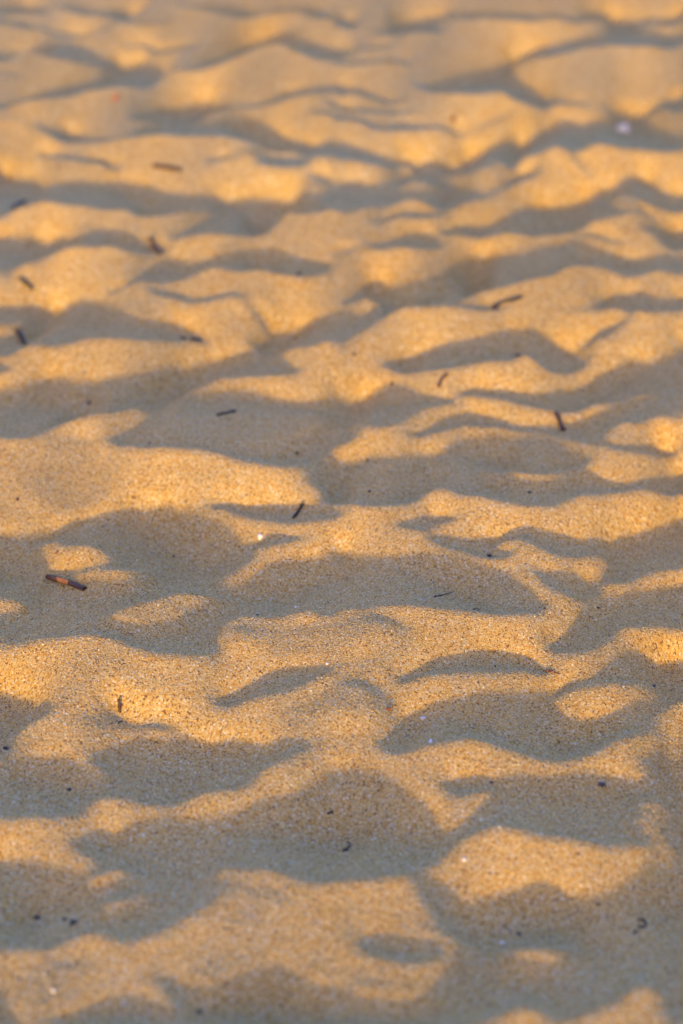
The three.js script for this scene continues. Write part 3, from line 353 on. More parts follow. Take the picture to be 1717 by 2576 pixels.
bank([11.5, -235.1, 15.5, -239.3, 18.2, -242.0, 20.4, -245.8, 22.7, -248.6, 25.2, -249.0, 28.2, -250.8, 28.4, -242.3, 26.2, -237.1, 23.1, -236.9, 20.3, -234.3, 15.4, -234.6]);
bank([26.8, -214.4, 30.0, -216.5, 32.0, -215.0, 32.8, -213.9, 31.7, -211.0, 28.5, -210.8]);
bank([31.2, -252.1, 32.8, -252.9, 34.2, -254.2, 36.1, -255.3, 37.8, -252.0, 40.0, -251.0, 39.1, -244.5, 36.0, -242.9, 33.1, -243.5]);
bank([-42.9, -307.0, -39.9, -309.5, -37.6, -310.8, -35.5, -308.7, -33.4, -305.2, -34.8, -300.9, -37.0, -300.0, -40.0, -300.3]);
bank([-16.6, -274.0, -13.5, -277.1, -11.6, -277.1, -9.9, -274.9, -7.5, -272.3, -5.0, -269.8, -7.1, -267.4, -9.9, -269.5, -13.3, -274.7]);
const edgeAt = (z) => (-z * Math.cos(PITCH) - EYE * Math.sin(PITCH)) * Math.tan(13 * Math.PI / 180) * 683 / 1024 * 1.004;   // half width of the view there
const relief = reliefFrom(exposureField(outlines, edgeAt));
const groundY = (x, z) => heightAt(relief, x, z);

// ---- the beach: one sheet, finest where the lens looks ---------------------------------------------
const SAND = 0.97, GRAINS = 520000, GRAIN_TALL = 0.00034;
const tint = (t) => t < 0.045 ? [0.20, 0.12, 0.055] : t < 0.30 ? [0.53, 0.32, 0.085] : t < 0.62 ? [0.61, 0.45, 0.155] : t < 0.86 ? [0.67, 0.53, 0.235] : t < 0.95 ? [0.55, 0.49, 0.33] : [0.80, 0.74, 0.52];
const tileOf = 0.6;                                    // metres covered by one repeat of the grain texture
{
  const spread = (edges) => { const out = []; edges.forEach(([a, b, n, p = 1]) => { for (let k = 0; k < n; k++) out.push(a + (b - a) * Math.pow(k / n, p)); }); out.push(edges[edges.length - 1][1]); return out; };
  const fine = 11 * Math.PI / 180;
  const angles = spread([[-Math.PI, -0.6, 40], [-0.6, -fine, 50], [-fine, fine, 620], [fine, 0.6, 50], [0.6, Math.PI, 40]]);
  const radii = [0.03]; for (let k = 1; k <= 40; k++) radii.push(0.03 + (0.88 - 0.03) * k / 40);
  { let r = 0.88; while (r < 4.1) { r += 0.0021 + 0.0021 * (r - 0.88); radii.push(r); } while (r < 300) { r *= 1.05; radii.push(r); } }
  const A = angles.length, R = radii.length, pos = new Float32Array((A * R + 1) * 3), uv = new Float32Array((A * R + 1) * 2), vc = new Float32Array((A * R + 1) * 3).fill(0.94), idx = [];
  for (let i = 0; i < R; i++) for (let j = 0; j < A; j++) {
    const x = Math.sin(angles[j]) * radii[i], z = -Math.cos(angles[j]) * radii[i], k = i * A + j;
    pos[k * 3] = x; pos[k * 3 + 1] = groundY(x, z); pos[k * 3 + 2] = z; uv[k * 2] = x / tileOf; uv[k * 2 + 1] = z / tileOf;
    const pale = vnoise(x * 5, z * 5, 21) * 0.6 + vnoise(x * 17, z * 17, 22) * 0.4 - 0.5, iron = vnoise(x * 9 + 3, z * 4, 23) - 0.5;   // paler dry sand, warmer streaks of iron-stained grains
    vc[k * 3] = 0.94 + 0.16 * pale; vc[k * 3 + 1] = 0.94 + 0.17 * pale - 0.05 * iron; vc[k * 3 + 2] = 0.94 + 0.22 * pale - 0.14 * iron;
  }
  const mid = A * R; pos[mid * 3 + 1] = groundY(0, 0);
  for (let i = 0; i + 1 < R; i++) for (let j = 0; j + 1 < A; j++) { const a = i * A + j, b = a + A; idx.push(a, a + 1, b, b, a + 1, b + 1); }
  for (let j = 0; j + 1 < A; j++) idx.push(mid, j + 1, j);
  const g = new THREE.BufferGeometry();
  g.setAttribute('position', new THREE.BufferAttribute(pos, 3)); g.setAttribute('uv', new THREE.BufferAttribute(uv, 2)); g.setAttribute('color', new THREE.BufferAttribute(vc, 3)); g.setIndex(idx); g.computeVertexNormals();
  // seam at the back: keep normals equal
  const n = g.attributes.normal; for (let i = 0; i < R; i++) { const a = i * A, b = a + A - 1; for (let c = 0; c < 3; c++) { const s = n.array[a * 3 + c] + n.array[b * 3 + c]; n.array[a * 3 + c] = n.array[b * 3 + c] = s / 2; } }
  // grains: colour of each grain and its little dome, scattered at random over the tile
  const W = 2048, col = new Uint8Array(W * W * 4), bump = new Uint8Array(W * W * 4), hgt = new Float32Array(W * W), who = new Float32Array(W * W), rnd = mulberry(11);
  const px = W / tileOf;                                // texels per metre
  const cells = 560, cell = W / cells;                 // one grain a bit over a millimetre
  for (let gy = 0; gy < cells; gy++) for (let gx = 0; gx < cells; gx++) {
    const cx = (gx + rnd()) * cell, cy = (gy + rnd()) * cell, r = cell * (0.5 + 0.45 * rnd()), tone = rnd(), top = 0.6 + 0.4 * rnd();
    for (let y = Math.floor(cy - r); y <= cy + r; y++) for (let x = Math.floor(cx - r); x <= cx + r; x++) {
      const d = ((x - cx) ** 2 + (y - cy) ** 2) / (r * r); if (d > 1) continue;
      const k = ((y + W) % W) * W + (x + W) % W, hh = top * Math.sqrt(1 - d);
      if (hh > hgt[k]) { hgt[k] = hh; who[k] = tone; }
    }
  }
  const srgb = (l) => 255 * (l <= 0.0031308 ? 12.92 * l : 1.055 * Math.pow(l, 1 / 2.4) - 0.055);
  for (let k = 0; k < W * W; k++) {
    const c = tint(who[k]), f = (0.91 + 0.18 * ((who[k] * 7919) % 1)) * SAND;
    for (let q = 0; q < 3; q++) { col[k * 4 + q] = srgb(Math.min(1, c[q] * f)); }
    col[k * 4 + 3] = bump[k * 4 + 3] = 255;
    const X = k % W, Y = (k / W) | 0, at = (a, b) => hgt[((b + W) % W) * W + (a + W) % W];
    const du = (at(X + 1, Y) - at(X - 1, Y)) * 0.5 * GRAIN_TALL * px, dv = (at(X, Y + 1) - at(X, Y - 1)) * 0.5 * GRAIN_TALL * px, len = Math.hypot(du, dv, 1);
    bump[k * 4] = 127.5 - 127.5 * du / len; bump[k * 4 + 1] = 127.5 - 127.5 * dv / len; bump[k * 4 + 2] = 127.5 + 127.5 / len;
  }
  const tex = (data, s) => { const t = new THREE.DataTexture(data, W, W); t.wrapS = t.wrapT = THREE.RepeatWrapping; t.magFilter = THREE.LinearFilter; t.minFilter = THREE.LinearMipmapLinearFilter; t.generateMipmaps = true; if (s) t.colorSpace = THREE.SRGBColorSpace; t.needsUpdate = true; return t; };
  const m = new THREE.MeshPhysicalMaterial({ map: tex(col, true), normalMap: tex(bump), vertexColors: true, roughness: 0.95, specularIntensity: 0.15 });
  const sand = new THREE.Mesh(g, m); sand.name = 'ground'; sand.castShadow = sand.receiveShadow = true;
  sand.userData = { kind: 'structure', label: 'rippled golden beach sand trampled into soft hollows and ridges' };
  scene.add(sand);
}

// ---- things lying on the sand ----------------------------------------------------------------------
const used = new Map();
function numbered(name) { const n = used.get(name) || 0; used.set(name, n + 1); return n ? `${name}_${String(n).padStart(3, '0')}` : name; }
let seedCount = 0;
function paintNoise(g, rgb, spread, rnd, along) {       // grain of the thing's own colour, as vertex colours
  const p = g.attributes.position, c = new Float32Array(p.count * 3), k0 = rnd() * 100;
  for (let i = 0; i < p.count; i++) {
    const n = vnoise(p.getX(i) * along + k0, p.getY(i) * along * 1.7 + p.getZ(i) * along + k0, 9), f = 1 - spread + 2 * spread * n;
    for (let q = 0; q < 3; q++) c[i * 3 + q] = Math.min(0.95, rgb[q] * f);
  }
  g.setAttribute('color', new THREE.BufferAttribute(c, 3));
  return g;
}
const woodMat = new THREE.MeshStandardMaterial({ vertexColors: true, roughness: 0.8 });
const seedMat = new THREE.MeshStandardMaterial({ vertexColors: true, roughness: 0.62 });
const shellMat = new THREE.MeshPhysicalMaterial({ vertexColors: true, roughness: 0.35, clearcoat: 0.3, clearcoatRoughness: 0.3, side: THREE.DoubleSide });
const leafMat = new THREE.MeshStandardMaterial({ vertexColors: true, roughness: 0.75, side: THREE.DoubleSide });
function place(o, name, label, category, at) {
  o.name = numbered(name); o.userData = { label, category }; o.position.copy(at); scene.add(o);
  o.traverse((m) => { if (m.isMesh) m.castShadow = m.receiveShadow = true; });
}
const part = (name, g, m, parent) => { const o = new THREE.Mesh(g, m); o.name = name; parent.add(o); return o; };
// a limb through points: rough round section, knots, optional taper; sector = part of the round only
function limb(points, radius, rnd, { sides = 12, taper = 0, rough = 0.16, from = 0, to = Math.PI * 2, u0 = 0, u1 = 1, grow = 1, knob = 0 } = {}) {
  const curve = new THREE.CatmullRomCurve3(points), n = 26, pos = [], idx = [], k0 = rnd() * 50, side = new THREE.Vector3(), up = new THREE.Vector3(), t = new THREE.Vector3();
  for (let i = 0; i <= n; i++) {
    const u = u0 + (u1 - u0) * i / n, c = curve.getPoint(u); curve.getTangent(u, t);
    side.set(-t.z, 0, t.x).normalize(); up.crossVectors(side, t).normalize(); if (up.y < 0) { up.negate(); }
    let r = radius * (1 - taper * Math.pow(u, 1.5) * 0.8) * (1 + 0.12 * Math.sin(u * 9 + k0)) * grow;
    if (knob) r *= u < 0.12 ? 1.5 : u < 0.24 ? 0.75 : 1;
    for (let j = 0; j <= sides; j++) {
      const a = from + (to - from) * j / sides, rr = r * (1 + rough * (vnoise(a * 2.2 + k0, u * 14, 6) - 0.5) * 2 + 0.07 * Math.sin(a * 5 + u * 4));
      pos.push(c.x + (side.x * Math.cos(a) + up.x * Math.sin(a)) * rr, c.y + (side.y * Math.cos(a) + up.y * Math.sin(a)) * rr, c.z + (side.z * Math.cos(a) + up.z * Math.sin(a)) * rr);
    }
  }
  for (let i = 0; i < n; i++) for (let j = 0; j < sides; j++) { const a = i * (sides + 1) + j, b = a + sides + 1; idx.push(a, b, a + 1, b, b + 1, a + 1); }
  const g = new THREE.BufferGeometry(); g.setAttribute('position', new THREE.Float32BufferAttribute(pos, 3)); g.setIndex(idx); g.computeVertexNormals();
  return g;
}
function endCap(center, dir, r, rnd, hollow) {          // splintered break, or the ring of a hollow stem
  const pos = [], idx = [], n = 14, t = dir.clone().normalize(), side = new THREE.Vector3(-t.z, 0, t.x).normalize(), up = new THREE.Vector3().crossVectors(side, t);
  const inner = hollow ? 0.55 : 0.05, rows = hollow ? [[1, 0.02], [inner, 0.05], [inner * 0.9, -1.6]] : [[1, 0], [0.55, 0.12], [inner, 0.05]];
  for (const [k, out] of rows) for (let j = 0; j <= n; j++) {
    const a = 2 * Math.PI * j / n, jag = 0.22 * (vnoise(j % n * 1.7, k * 5, 7) - 0.4), q = r * k;
    pos.push(...center.clone().addScaledVector(side, Math.cos(a) * q).addScaledVector(up, Math.sin(a) * q).addScaledVector(t, r * (out + jag)).toArray());
  }
  for (let i = 0; i < 2; i++) for (let j = 0; j < n; j++) { const a = i * (n + 1) + j, b = a + n + 1; idx.push(a, a + 1, b, b, a + 1, b + 1); }
  const g = new THREE.BufferGeometry(); g.setAttribute('position', new THREE.Float32BufferAttribute(pos, 3)); g.setIndex(idx); g.computeVertexNormals(); return g;
}
function twig(name, label, category, ground, mm, o = {}) {     // ground: [x, z] points in metres; mm: radius
  const rnd = mulberry(500 + seedCount++), r = mm / 1000, mid = ground[ground.length >> 1];
  const base = new THREE.Vector3(mid[0], groundY(mid[0], mid[1]), mid[1]), root = new THREE.Group();
  const ys = ground.map(([x, z], i) => groundY(x, z) + (o.lift ? o.lift[Math.min(i, o.lift.length - 1)] / 1000 : 0));
  if (ground.length === 3 && !o.lift) ys[1] = Math.max(ys[1], (ys[0] + ys[2]) / 2);       // stiff: spans the dip between its ends
  const pts = ground.map(([x, z], i) => new THREE.Vector3(x, ys[i] + r * 0.5, z).sub(base));
  const end = pts.length - 1, tip = o.taper ? 0.25 : 0.95;
  part('bark', paintNoise(limb(pts, r, rnd, { taper: o.taper || 0, knob: o.knob }), o.bark, 0.5, rnd, 900), woodMat, root);
  part('broken_end', paintNoise(endCap(pts[0], pts[0].clone().sub(pts[1]), r * (o.knob ? 1.4 : 0.95), rnd, false), o.end, 0.4, rnd, 2000), woodMat, root);
  part('broken_end', paintNoise(endCap(pts[end], pts[end].clone().sub(pts[end - 1]), r * tip, rnd, !!o.hollow), o.end, 0.4, rnd, 2000), woodMat, root);
  if (o.peel) part('peeled_patch', paintNoise(limb(pts, r, rnd, { from: -0.3, to: 1.15, u0: 0.12, u1: 0.6, grow: 1.05, rough: 0.22, taper: o.taper || 0, sides: 8 }), o.peel, 0.45, rnd, 1500), woodMat, root).userData = { label: 'bare orange-brown wood where the bark has peeled' };
  place(root, name, label, category, base);
}
function pebble(size, rnd, sharp, detail = 2) {
  const g = mergeVertices(new THREE.IcosahedronGeometry(1, detail).deleteAttribute('uv').deleteAttribute('normal')), p = g.attributes.position, v = new THREE.Vector3(), k = rnd() * 60, turn = rnd() * 6.28;
  for (let i = 0; i < p.count; i++) {
    v.fromBufferAttribute(p, i); const n = vnoise(v.x * 1.4 + k, v.y * 1.4 + v.z * 1.1 + k, 8) - 0.5; v.multiplyScalar(1 + n * (sharp ? 0.9 : 0.45));
    v.set(v.x * size[0], v.y * size[1], v.z * size[2]); if (sharp) v.y += 0.35 * v.x * Math.sin(k);
    p.setXYZ(i, v.x * Math.cos(turn * 0.15) - v.z * Math.sin(turn * 0.15), v.y, v.x * Math.sin(turn * 0.15) + v.z * Math.cos(turn * 0.15));
  }
  g.computeVertexNormals(); return g;
}
function chip(name, label, category, [x, z], mm, o = {}) {     // seeds, crumbs and single grains, a little sunk
  const rnd = mulberry(900 + seedCount++), s = mm.map((k) => k / 1000), base = new THREE.Vector3(x, groundY(x, z) + s[1] * 0.25, z);
  const body = paintNoise(pebble(s, rnd, o.sharp), o.color, 0.35, rnd, 1200);
  if (!o.stalk) { place(new THREE.Mesh(body, seedMat), name, label, category, base); return; }
  const root = new THREE.Group(); part('body', body, seedMat, root);
  const pts = o.stalk.map(([a, b]) => new THREE.Vector3(a, groundY(a, b) + s[1] * 0.8, b).sub(base));
  part('stalk', paintNoise(limb(pts, s[1] * 0.3, rnd, { sides: 7 }), o.color, 0.3, rnd, 1200), seedMat, root);
  place(root, name, label, category, base);
}
function dish(size, rnd, ribs) {                        // a curved, thick-edged flake: outer and inner skin joined at a ragged rim
  const nu = 12, nv = 28, pos = [], idx = [], k = rnd() * 40;
  for (const skin of [1, 0]) for (let i = 0; i <= nu; i++) for (let j = 0; j < nv; j++) {
    const a = 2 * Math.PI * j / nv, q = i / nu, rag = 1 + 0.35 * (vnoise(Math.cos(a) * 1.5 + k, Math.sin(a) * 1.5 + k, 5) - 0.5) * 2;
    const rr = q * rag, y = 1 - 0.9 * q * q + (ribs ? 0.05 * Math.sin(a * 9) * q : 0) - (skin ? 0 : 0.16);
    pos.push(Math.cos(a) * rr * size[0], y * size[1], Math.sin(a) * rr * size[2]);
  }
  const row = (s, i, j) => s * (nu + 1) * nv + i * nv + (j % nv);
  for (let s = 0; s < 2; s++) for (let i = 0; i < nu; i++) for (let j = 0; j < nv; j++) { const [a, b, c, d] = [row(s, i, j), row(s, i, j + 1), row(s, i + 1, j), row(s, i + 1, j + 1)]; if (s) idx.push(a, c, b, b, c, d); else idx.push(a, b, c, b, d, c); }
  for (let j = 0; j < nv; j++) { const [a, b, c, d] = [row(0, nu, j), row(0, nu, j + 1), row(1, nu, j), row(1, nu, j + 1)]; idx.push(a, b, c, b, d, c); }
  const g = new THREE.BufferGeometry(); g.setAttribute('position', new THREE.Float32BufferAttribute(pos, 3)); g.setIndex(idx); g.computeVertexNormals(); return g;
}
function shell(name, label, category, [x, z], mm, o = {}) {
  const rnd = mulberry(1300 + seedCount++), s = mm.map((k) => k / 1000), m = new THREE.Mesh(paintNoise(dish(s, rnd, true), o.color, 0.08, rnd, 700), shellMat);
  m.rotation.set(0.35 + 0.3 * rnd(), rnd() * 6, 0.1); place(m, name, label, category, new THREE.Vector3(x, groundY(x, z) + s[1] * 0.15, z));
}
function leaf(name, label, category, [x, z], mm, o = {}) {
  const rnd = mulberry(1700 + seedCount++), s = mm.map((k) => k / 1000), g = dish([s[0], s[1], s[2] * 0.7], rnd, false), p = g.attributes.position, root = new THREE.Group();
  for (let i = 0; i < p.count; i++) p.setY(i, p.getY(i) + 0.5 * p.getX(i) ** 2 / s[0]);
  g.computeVertexNormals(); part('blade', paintNoise(g, o.color, 0.4, rnd, 400), leafMat, root);
  const v = [-1, -0.3, 0.4, 1.25].map((k) => new THREE.Vector3(k * s[0] * 0.95, s[1] * (1.02 - 0.75 * k * k + 0.5 * k * k), 0));
  part('midrib', paintNoise(limb(v, s[1] * 0.09, rnd, { sides: 7 }), o.color.map((c) => c * 0.7), 0.2, rnd, 900), woodMat, root);
  root.rotation.set(0.3, 0.5 + rnd(), 0.2); place(root, name, label, category, new THREE.Vector3(x, groundY(x, z) + s[1] * 0.1, z));
}
twig('broken_twig', 'rust brown hollow twig with peeled orange side, lowest sunlit spot of the left footprint', 'twig', [[-0.2296, -1.5479], [-0.2131, -1.5324], [-0.1965, -1.5142]], 1.90, {bark: [0.075, 0.045, 0.04], end: [0.03, 0.02, 0.02], hollow: 1, peel: [0.34, 0.15, 0.055]});
twig('broken_twig', 'short blunt black twig alone in the wide shaded hollow left of centre', 'twig', [[-0.1114, -1.8331], [-0.1043, -1.8394], [-0.0962, -1.8494]], 1.50, {bark: [0.02, 0.02, 0.024], end: [0.05, 0.05, 0.06]});
twig('broken_twig', 'dark reddish twig pointing toward the viewer on the right-hand lit ridge', 'twig', [[0.194, -1.8597], [0.1971, -1.8517], [0.1996, -1.841]], 2.15, {bark: [0.07, 0.045, 0.045], end: [0.02, 0.02, 0.024]});
twig('broken_twig', 'slim black twig leaning up the shaded bank just above the white shell flake', 'twig', [[-0.0394, -1.6368], [-0.0358, -1.6518], [-0.0319, -1.6575]], 1.17, {bark: [0.02, 0.02, 0.024], end: [0.1, 0.055, 0.035], lift: [0, 1, 3]});
twig('broken_twig', 'stubby charcoal twig lying diagonally on the lit crest at far left edge', 'twig', [[-0.334, -2.1912], [-0.327, -2.1867], [-0.3205, -2.1844]], 2.15, {bark: [0.045, 0.045, 0.045], end: [0.035, 0.03, 0.03]});
twig('broken_twig', 'dark blurred twig at the left edge, half in shade below the diagonal charcoal twig', 'twig', [[-0.3244, -2.0852], [-0.3199, -2.0793], [-0.3129, -2.0557]], 1.98, {bark: [0.03, 0.03, 0.045], end: [0.035, 0.03, 0.03]});
chip('bark_crumb', 'dark bark crumb on the shadow border left of a short twig', 'bark crumb', [-0.1555, -2.0493], [3.51, 1.95, 2.34], {color: [0.035, 0.03, 0.03]});
twig('broken_twig', 'short dark twig on the shadow border right beside a bark crumb', 'twig', [[-0.1476, -2.0543], [-0.1431, -2.0506], [-0.1381, -2.0455]], 1.64, {bark: [0.05, 0.04, 0.04], end: [0.035, 0.03, 0.03]});
twig('bent_twig', 'crooked dark twig with a knobbed lower end, right of centre in blurred sand', 'twig', [[0.1523, -2.0937], [0.1588, -2.1028], [0.1698, -2.1018], [0.1803, -2.1054]], 1.92, {bark: [0.045, 0.045, 0.05], end: [0.1, 0.055, 0.035], knob: 1});
twig('broken_twig', 'brown twig lying level on the bright blurred crest in the upper left', 'twig', [[-0.2224, -2.5525], [-0.2057, -2.5436], [-0.1887, -2.5333]], 2.64, {bark: [0.09, 0.055, 0.04], end: [0.035, 0.03, 0.03]});
twig('broken_twig', 'reddish brown twig tilted out of the sand, casting a thin streak of shadow', 'twig', [[-0.1951, -2.2779], [-0.2028, -2.2995], [-0.2087, -2.3042]], 2.24, {bark: [0.09, 0.045, 0.03], end: [0.035, 0.03, 0.03], lift: [0, 4, 8]});
twig('broken_twig', 'faint grey twig deep in the blurred shadow at upper left edge', 'twig', [[-0.3756, -2.4379], [-0.3744, -2.4801], [-0.372, -2.5122]], 1.84, {bark: [0.09, 0.085, 0.08], end: [0.035, 0.03, 0.03]});
twig('dry_bract', 'small two-tone curved bract, dark brown above and tan below, on the sand right of centre', 'bract', [[0.0893, -1.8949], [0.091, -1.9014], [0.0926, -1.9056], [0.0975, -1.9101]], 1.32, {bark: [0.1, 0.06, 0.04], end: [0.25, 0.15, 0.08]});
twig('thin_twig', 'thread-thin tapering black twig inside the long shaded hollow right of centre', 'twig', [[0.0696, -1.4793], [0.0738, -1.4878], [0.079, -1.5004], [0.0858, -1.509]], 0.75, {bark: [0.02, 0.02, 0.024], end: [0.02, 0.02, 0.024], taper: 1});
chip('seed', 'round black seed with a hooked stalk on the rim below the thread-thin twig', 'seed', [0.0987, -1.4699], [1.01, 0.89, 0.95], {color: [0.02, 0.02, 0.024], stalk: [[0.0992, -1.4734], [0.1007, -1.4784], [0.1025, -1.4777], [0.1026, -1.471]]});
chip('bark_chip', 'small triangular black bark chip on the bluish slope above the long hollow', 'bark chip', [0.1155, -1.5572], [2.17, 1.55, 1.86], {color: [0.03, 0.03, 0.03], sharp: 1});
twig('splinter', 'reddish wood splinter, dark at one end, beside the right-hand crescent shadow', 'splinter', [[0.1457, -1.3816], [0.1497, -1.3759], [0.1546, -1.3713]], 0.96, {bark: [0.12, 0.05, 0.035], end: [0.035, 0.03, 0.03], peel: [0.5, 0.22, 0.1], taper: 1});
twig('straw', 'pale straw chip tucked into the crescent shadow right of centre', 'straw', [[0.1308, -1.3982], [0.1325, -1.3968], [0.1341, -1.3948]], 0.80, {bark: [0.62, 0.5, 0.33], end: [0.62, 0.5, 0.33]});
chip('dark_grain', 'pin-sized black grain in the middle of the crescent shadow', 'grain', [0.1093, -1.3832], [0.85, 0.73, 0.85], {color: [0.02, 0.02, 0.024]});
twig('twig_stub', 'brown twig stub standing upright in the speckled sand at lower left', 'twig stub', [[-0.1522, -1.3222], [-0.1525, -1.3235], [-0.1529, -1.3249]], 1.09, {bark: [0.075, 0.04, 0.028], end: [0.1, 0.06, 0.04], lift: [-1, 2.5, 6]});
twig('fibre', 'tiny black curled fibre below the upright brown stub', 'fibre', [[-0.1523, -1.3081], [-0.1521, -1.3111], [-0.1502, -1.3143]], 0.43, {bark: [0.02, 0.02, 0.024], end: [0.02, 0.02, 0.024]});
chip('bark_crumb', 'dark lump of bark at the left edge beside the lower shaded hollow', 'bark crumb', [-0.225, -1.2817], [2.39, 1.33, 1.59], {color: [0.035, 0.03, 0.03]});
chip('seed', 'brown-black seed half buried in the lower left shaded hollow', 'seed', [-0.1772, -1.2323], [1.8, 1.03, 1.29], {color: [0.04, 0.03, 0.028]});
twig('bark_sliver', 'short black bark sliver in the peaked central shadow', 'bark sliver', [[-0.0088, -1.2092], [-0.0073, -1.2105], [-0.0055, -1.2118]], 0.71, {bark: [0.02, 0.02, 0.024], end: [0.035, 0.03, 0.03]});
chip('rust_chip', 'rust brown chip sitting beside a grey grain left of the big right-hand hollow', 'wood chip', [0.0316, -1.3132], [2.17, 1.22, 1.63], {color: [0.2, 0.07, 0.025], sharp: 1});
shell('shell_flake', 'tiny bluish white shell flake in shade left of the big right-hand hollow', 'shell flake', [0.0555, -1.313], [1.9, 1.08, 1.49], {color: [0.62, 0.68, 0.72]});
shell('shell_flake', 'flat white shell flake, larger of two left of the big right-hand hollow', 'shell flake', [0.0588, -1.261], [2.49, 1.05, 1.44], {color: [0.74, 0.74, 0.74]});
chip('seed_husk', 'dark grey seed husk with a black tip on the lower right shadow edge', 'seed husk', [0.1685, -1.231], [2.32, 1.55, 1.67], {color: [0.06, 0.06, 0.075], stalk: [[0.1697, -1.2321], [0.1711, -1.2308], [0.1714, -1.2284]]});
chip('dark_grain', 'black grain on the upper edge of the lower right shadow, left of the seed husk', 'grain', [0.0963, -1.2203], [1.15, 0.77, 0.9], {color: [0.02, 0.02, 0.024]});
chip('blue_fragment', 'deep blue glassy fragment at the right end of the big right-hand hollow', 'fragment', [0.2236, -1.3868], [1.7, 1.13, 1.27], {color: [0.05, 0.08, 0.13], sharp: 1});
chip('dark_grain', 'tiny black grain just right of the deep blue fragment', 'grain', [0.2319, -1.4033], [0.74, 0.69, 0.69], {color: [0.02, 0.02, 0.024]});
chip('seed', 'curled black seed at the foot of the peaked central shadow', 'seed', [0.0024, -1.1711], [1.98, 1.49, 1.73], {color: [0.018, 0.018, 0.02], stalk: [[0.0034, -1.1747], [0.0049, -1.1784], [0.0054, -1.1826], [0.0037, -1.1845]]});
chip('white_grain', 'bright white grain on the large lit mound at lower right', 'grain', [0.0742, -1.1276], [1.2, 1.06, 1.11], {color: [0.9, 0.88, 0.82]});
chip('seed', 'smaller left seed of a black pair in the lower left shadow', 'seed', [-0.1623, -1.0773], [1.86, 1.16, 1.4], {color: [0.02, 0.022, 0.026]});
chip('seed', 'larger right seed of a black pair in the lower left shadow', 'seed', [-0.1561, -1.0688], [2.77, 1.62, 1.85], {color: [0.018, 0.017, 0.016], stalk: [[-0.1568, -1.0668], [-0.1572, -1.0646], [-0.1574, -1.0629]]});
chip('bark_crumb', 'faint brown crumb left of the black seed pair', 'bark crumb', [-0.1811, -1.0925], [2.82, 1.18, 1.65], {color: [0.09, 0.06, 0.045]});
chip('bark_crumb', 'blurred black crumb in the shadow at the bottom edge', 'bark crumb', [-0.0781, -0.9881], [1.53, 1.31, 1.31], {color: [0.035, 0.03, 0.03]});
twig('curled_fibre', 'black curled fibre shaped like a hook in the lower right shadow', 'fibre', [[0.1741, -1.0809], [0.1766, -1.0835], [0.1786, -1.0822], [0.1785, -1.0779], [0.176, -1.0737], [0.1734, -1.0736]], 0.65, {bark: [0.018, 0.018, 0.022], end: [0.02, 0.02, 0.024]});
chip('seed', 'small black seed just below the hooked fibre at lower right', 'seed', [0.171, -1.0661], [1.15, 1.15, 1.38], {color: [0.02, 0.018, 0.015]});
chip('dark_grain', 'black grain above the lower right shadow, left of the hooked fibre', 'grain', [0.1524, -1.0951], [1.18, 0.94, 1.04], {color: [0.02, 0.02, 0.024]});
chip('bark_crumb', 'dark flat crumb at the bottom of the lower right hollow', 'bark crumb', [0.1045, -1.0782], [2.09, 0.7, 1.16], {color: [0.035, 0.03, 0.03]});
chip('seed', 'tiny round black seed on the bluish ledge under the right-hand hollow', 'seed', [0.1554, -1.67], [1.64, 1.18, 1.45], {color: [0.02, 0.02, 0.024]});
chip('bark_crumb', 'dark crumb inside the rounded hollow at upper right', 'bark crumb', [0.1721, -2.0172], [3.08, 1.93, 2.31], {color: [0.035, 0.03, 0.03]});
chip('dark_grain', 'dark grain at the left tip of the right-hand double hollow', 'grain', [0.0225, -1.7553], [1.71, 1.37, 1.37], {color: [0.035, 0.03, 0.03]});
chip('dark_grain', 'dark grain on top of the small shaded mound right of centre', 'grain', [0.0476, -1.939], [1.86, 1.64, 1.49], {color: [0.1, 0.055, 0.035]});
chip('bark_crumb', 'brown crumb on the lit slope left of the upper right hollow', 'bark crumb', [0.0119, -1.9773], [2.27, 1.89, 1.89], {color: [0.1, 0.055, 0.035]});
chip('dark_grain', 'dark grain near the bottom of the right-hand double hollow', 'grain', [0.0231, -1.6666], [1.31, 1.64, 1.31], {color: [0.035, 0.03, 0.03]});
chip('seed', 'dark round seed in the long left-hand hollow below the bright crest', 'seed', [-0.2326, -1.8986], [2.2, 1.83, 2.01], {color: [0.035, 0.035, 0.04]});
twig('straw', 'fine pale straw lying in the long left-hand hollow', 'straw', [[-0.2721, -1.9187], [-0.2643, -1.9119], [-0.2559, -1.9034]], 0.66, {bark: [0.62, 0.5, 0.33], end: [0.62, 0.5, 0.33], taper: 1});
chip('dark_grain', 'dark grain at the right end of the wide shaded hollow left of centre', 'grain', [-0.0387, -1.7628], [1.72, 1.38, 1.51], {color: [0.035, 0.03, 0.03]});
chip('dark_grain', 'dark grain at the lower left corner of the wide shaded hollow', 'grain', [-0.1645, -1.7481], [1.37, 1.02, 1.16], {color: [0.035, 0.03, 0.03]});
chip('bark_crumb', 'brown crumb on the speckled sand at the left edge', 'bark crumb', [-0.267, -1.6596], [1.31, 1.8, 1.31], {color: [0.06, 0.035, 0.03]});
chip('amber_grain', 'reddish amber grain on the lit lip of the left footprint', 'grain', [-0.2246, -1.5736], [1.41, 1.25, 1.25], {color: [0.18, 0.07, 0.04]});
chip('dark_grain', 'black grain in the deepest fold of the left footprint', 'grain', [-0.1361, -1.6139], [1.09, 0.9, 0.96], {color: [0.02, 0.02, 0.024]});
chip('dark_grain', 'black grain on the shaded rim in the centre of the picture', 'grain', [-0.0619, -1.4488], [1.23, 0.76, 0.88], {color: [0.02, 0.02, 0.024]});
chip('dark_grain', 'brown grain where light meets shade below the centre', 'grain', [-0.0577, -1.373], [0.84, 0.84, 0.84], {color: [0.1, 0.055, 0.035]});
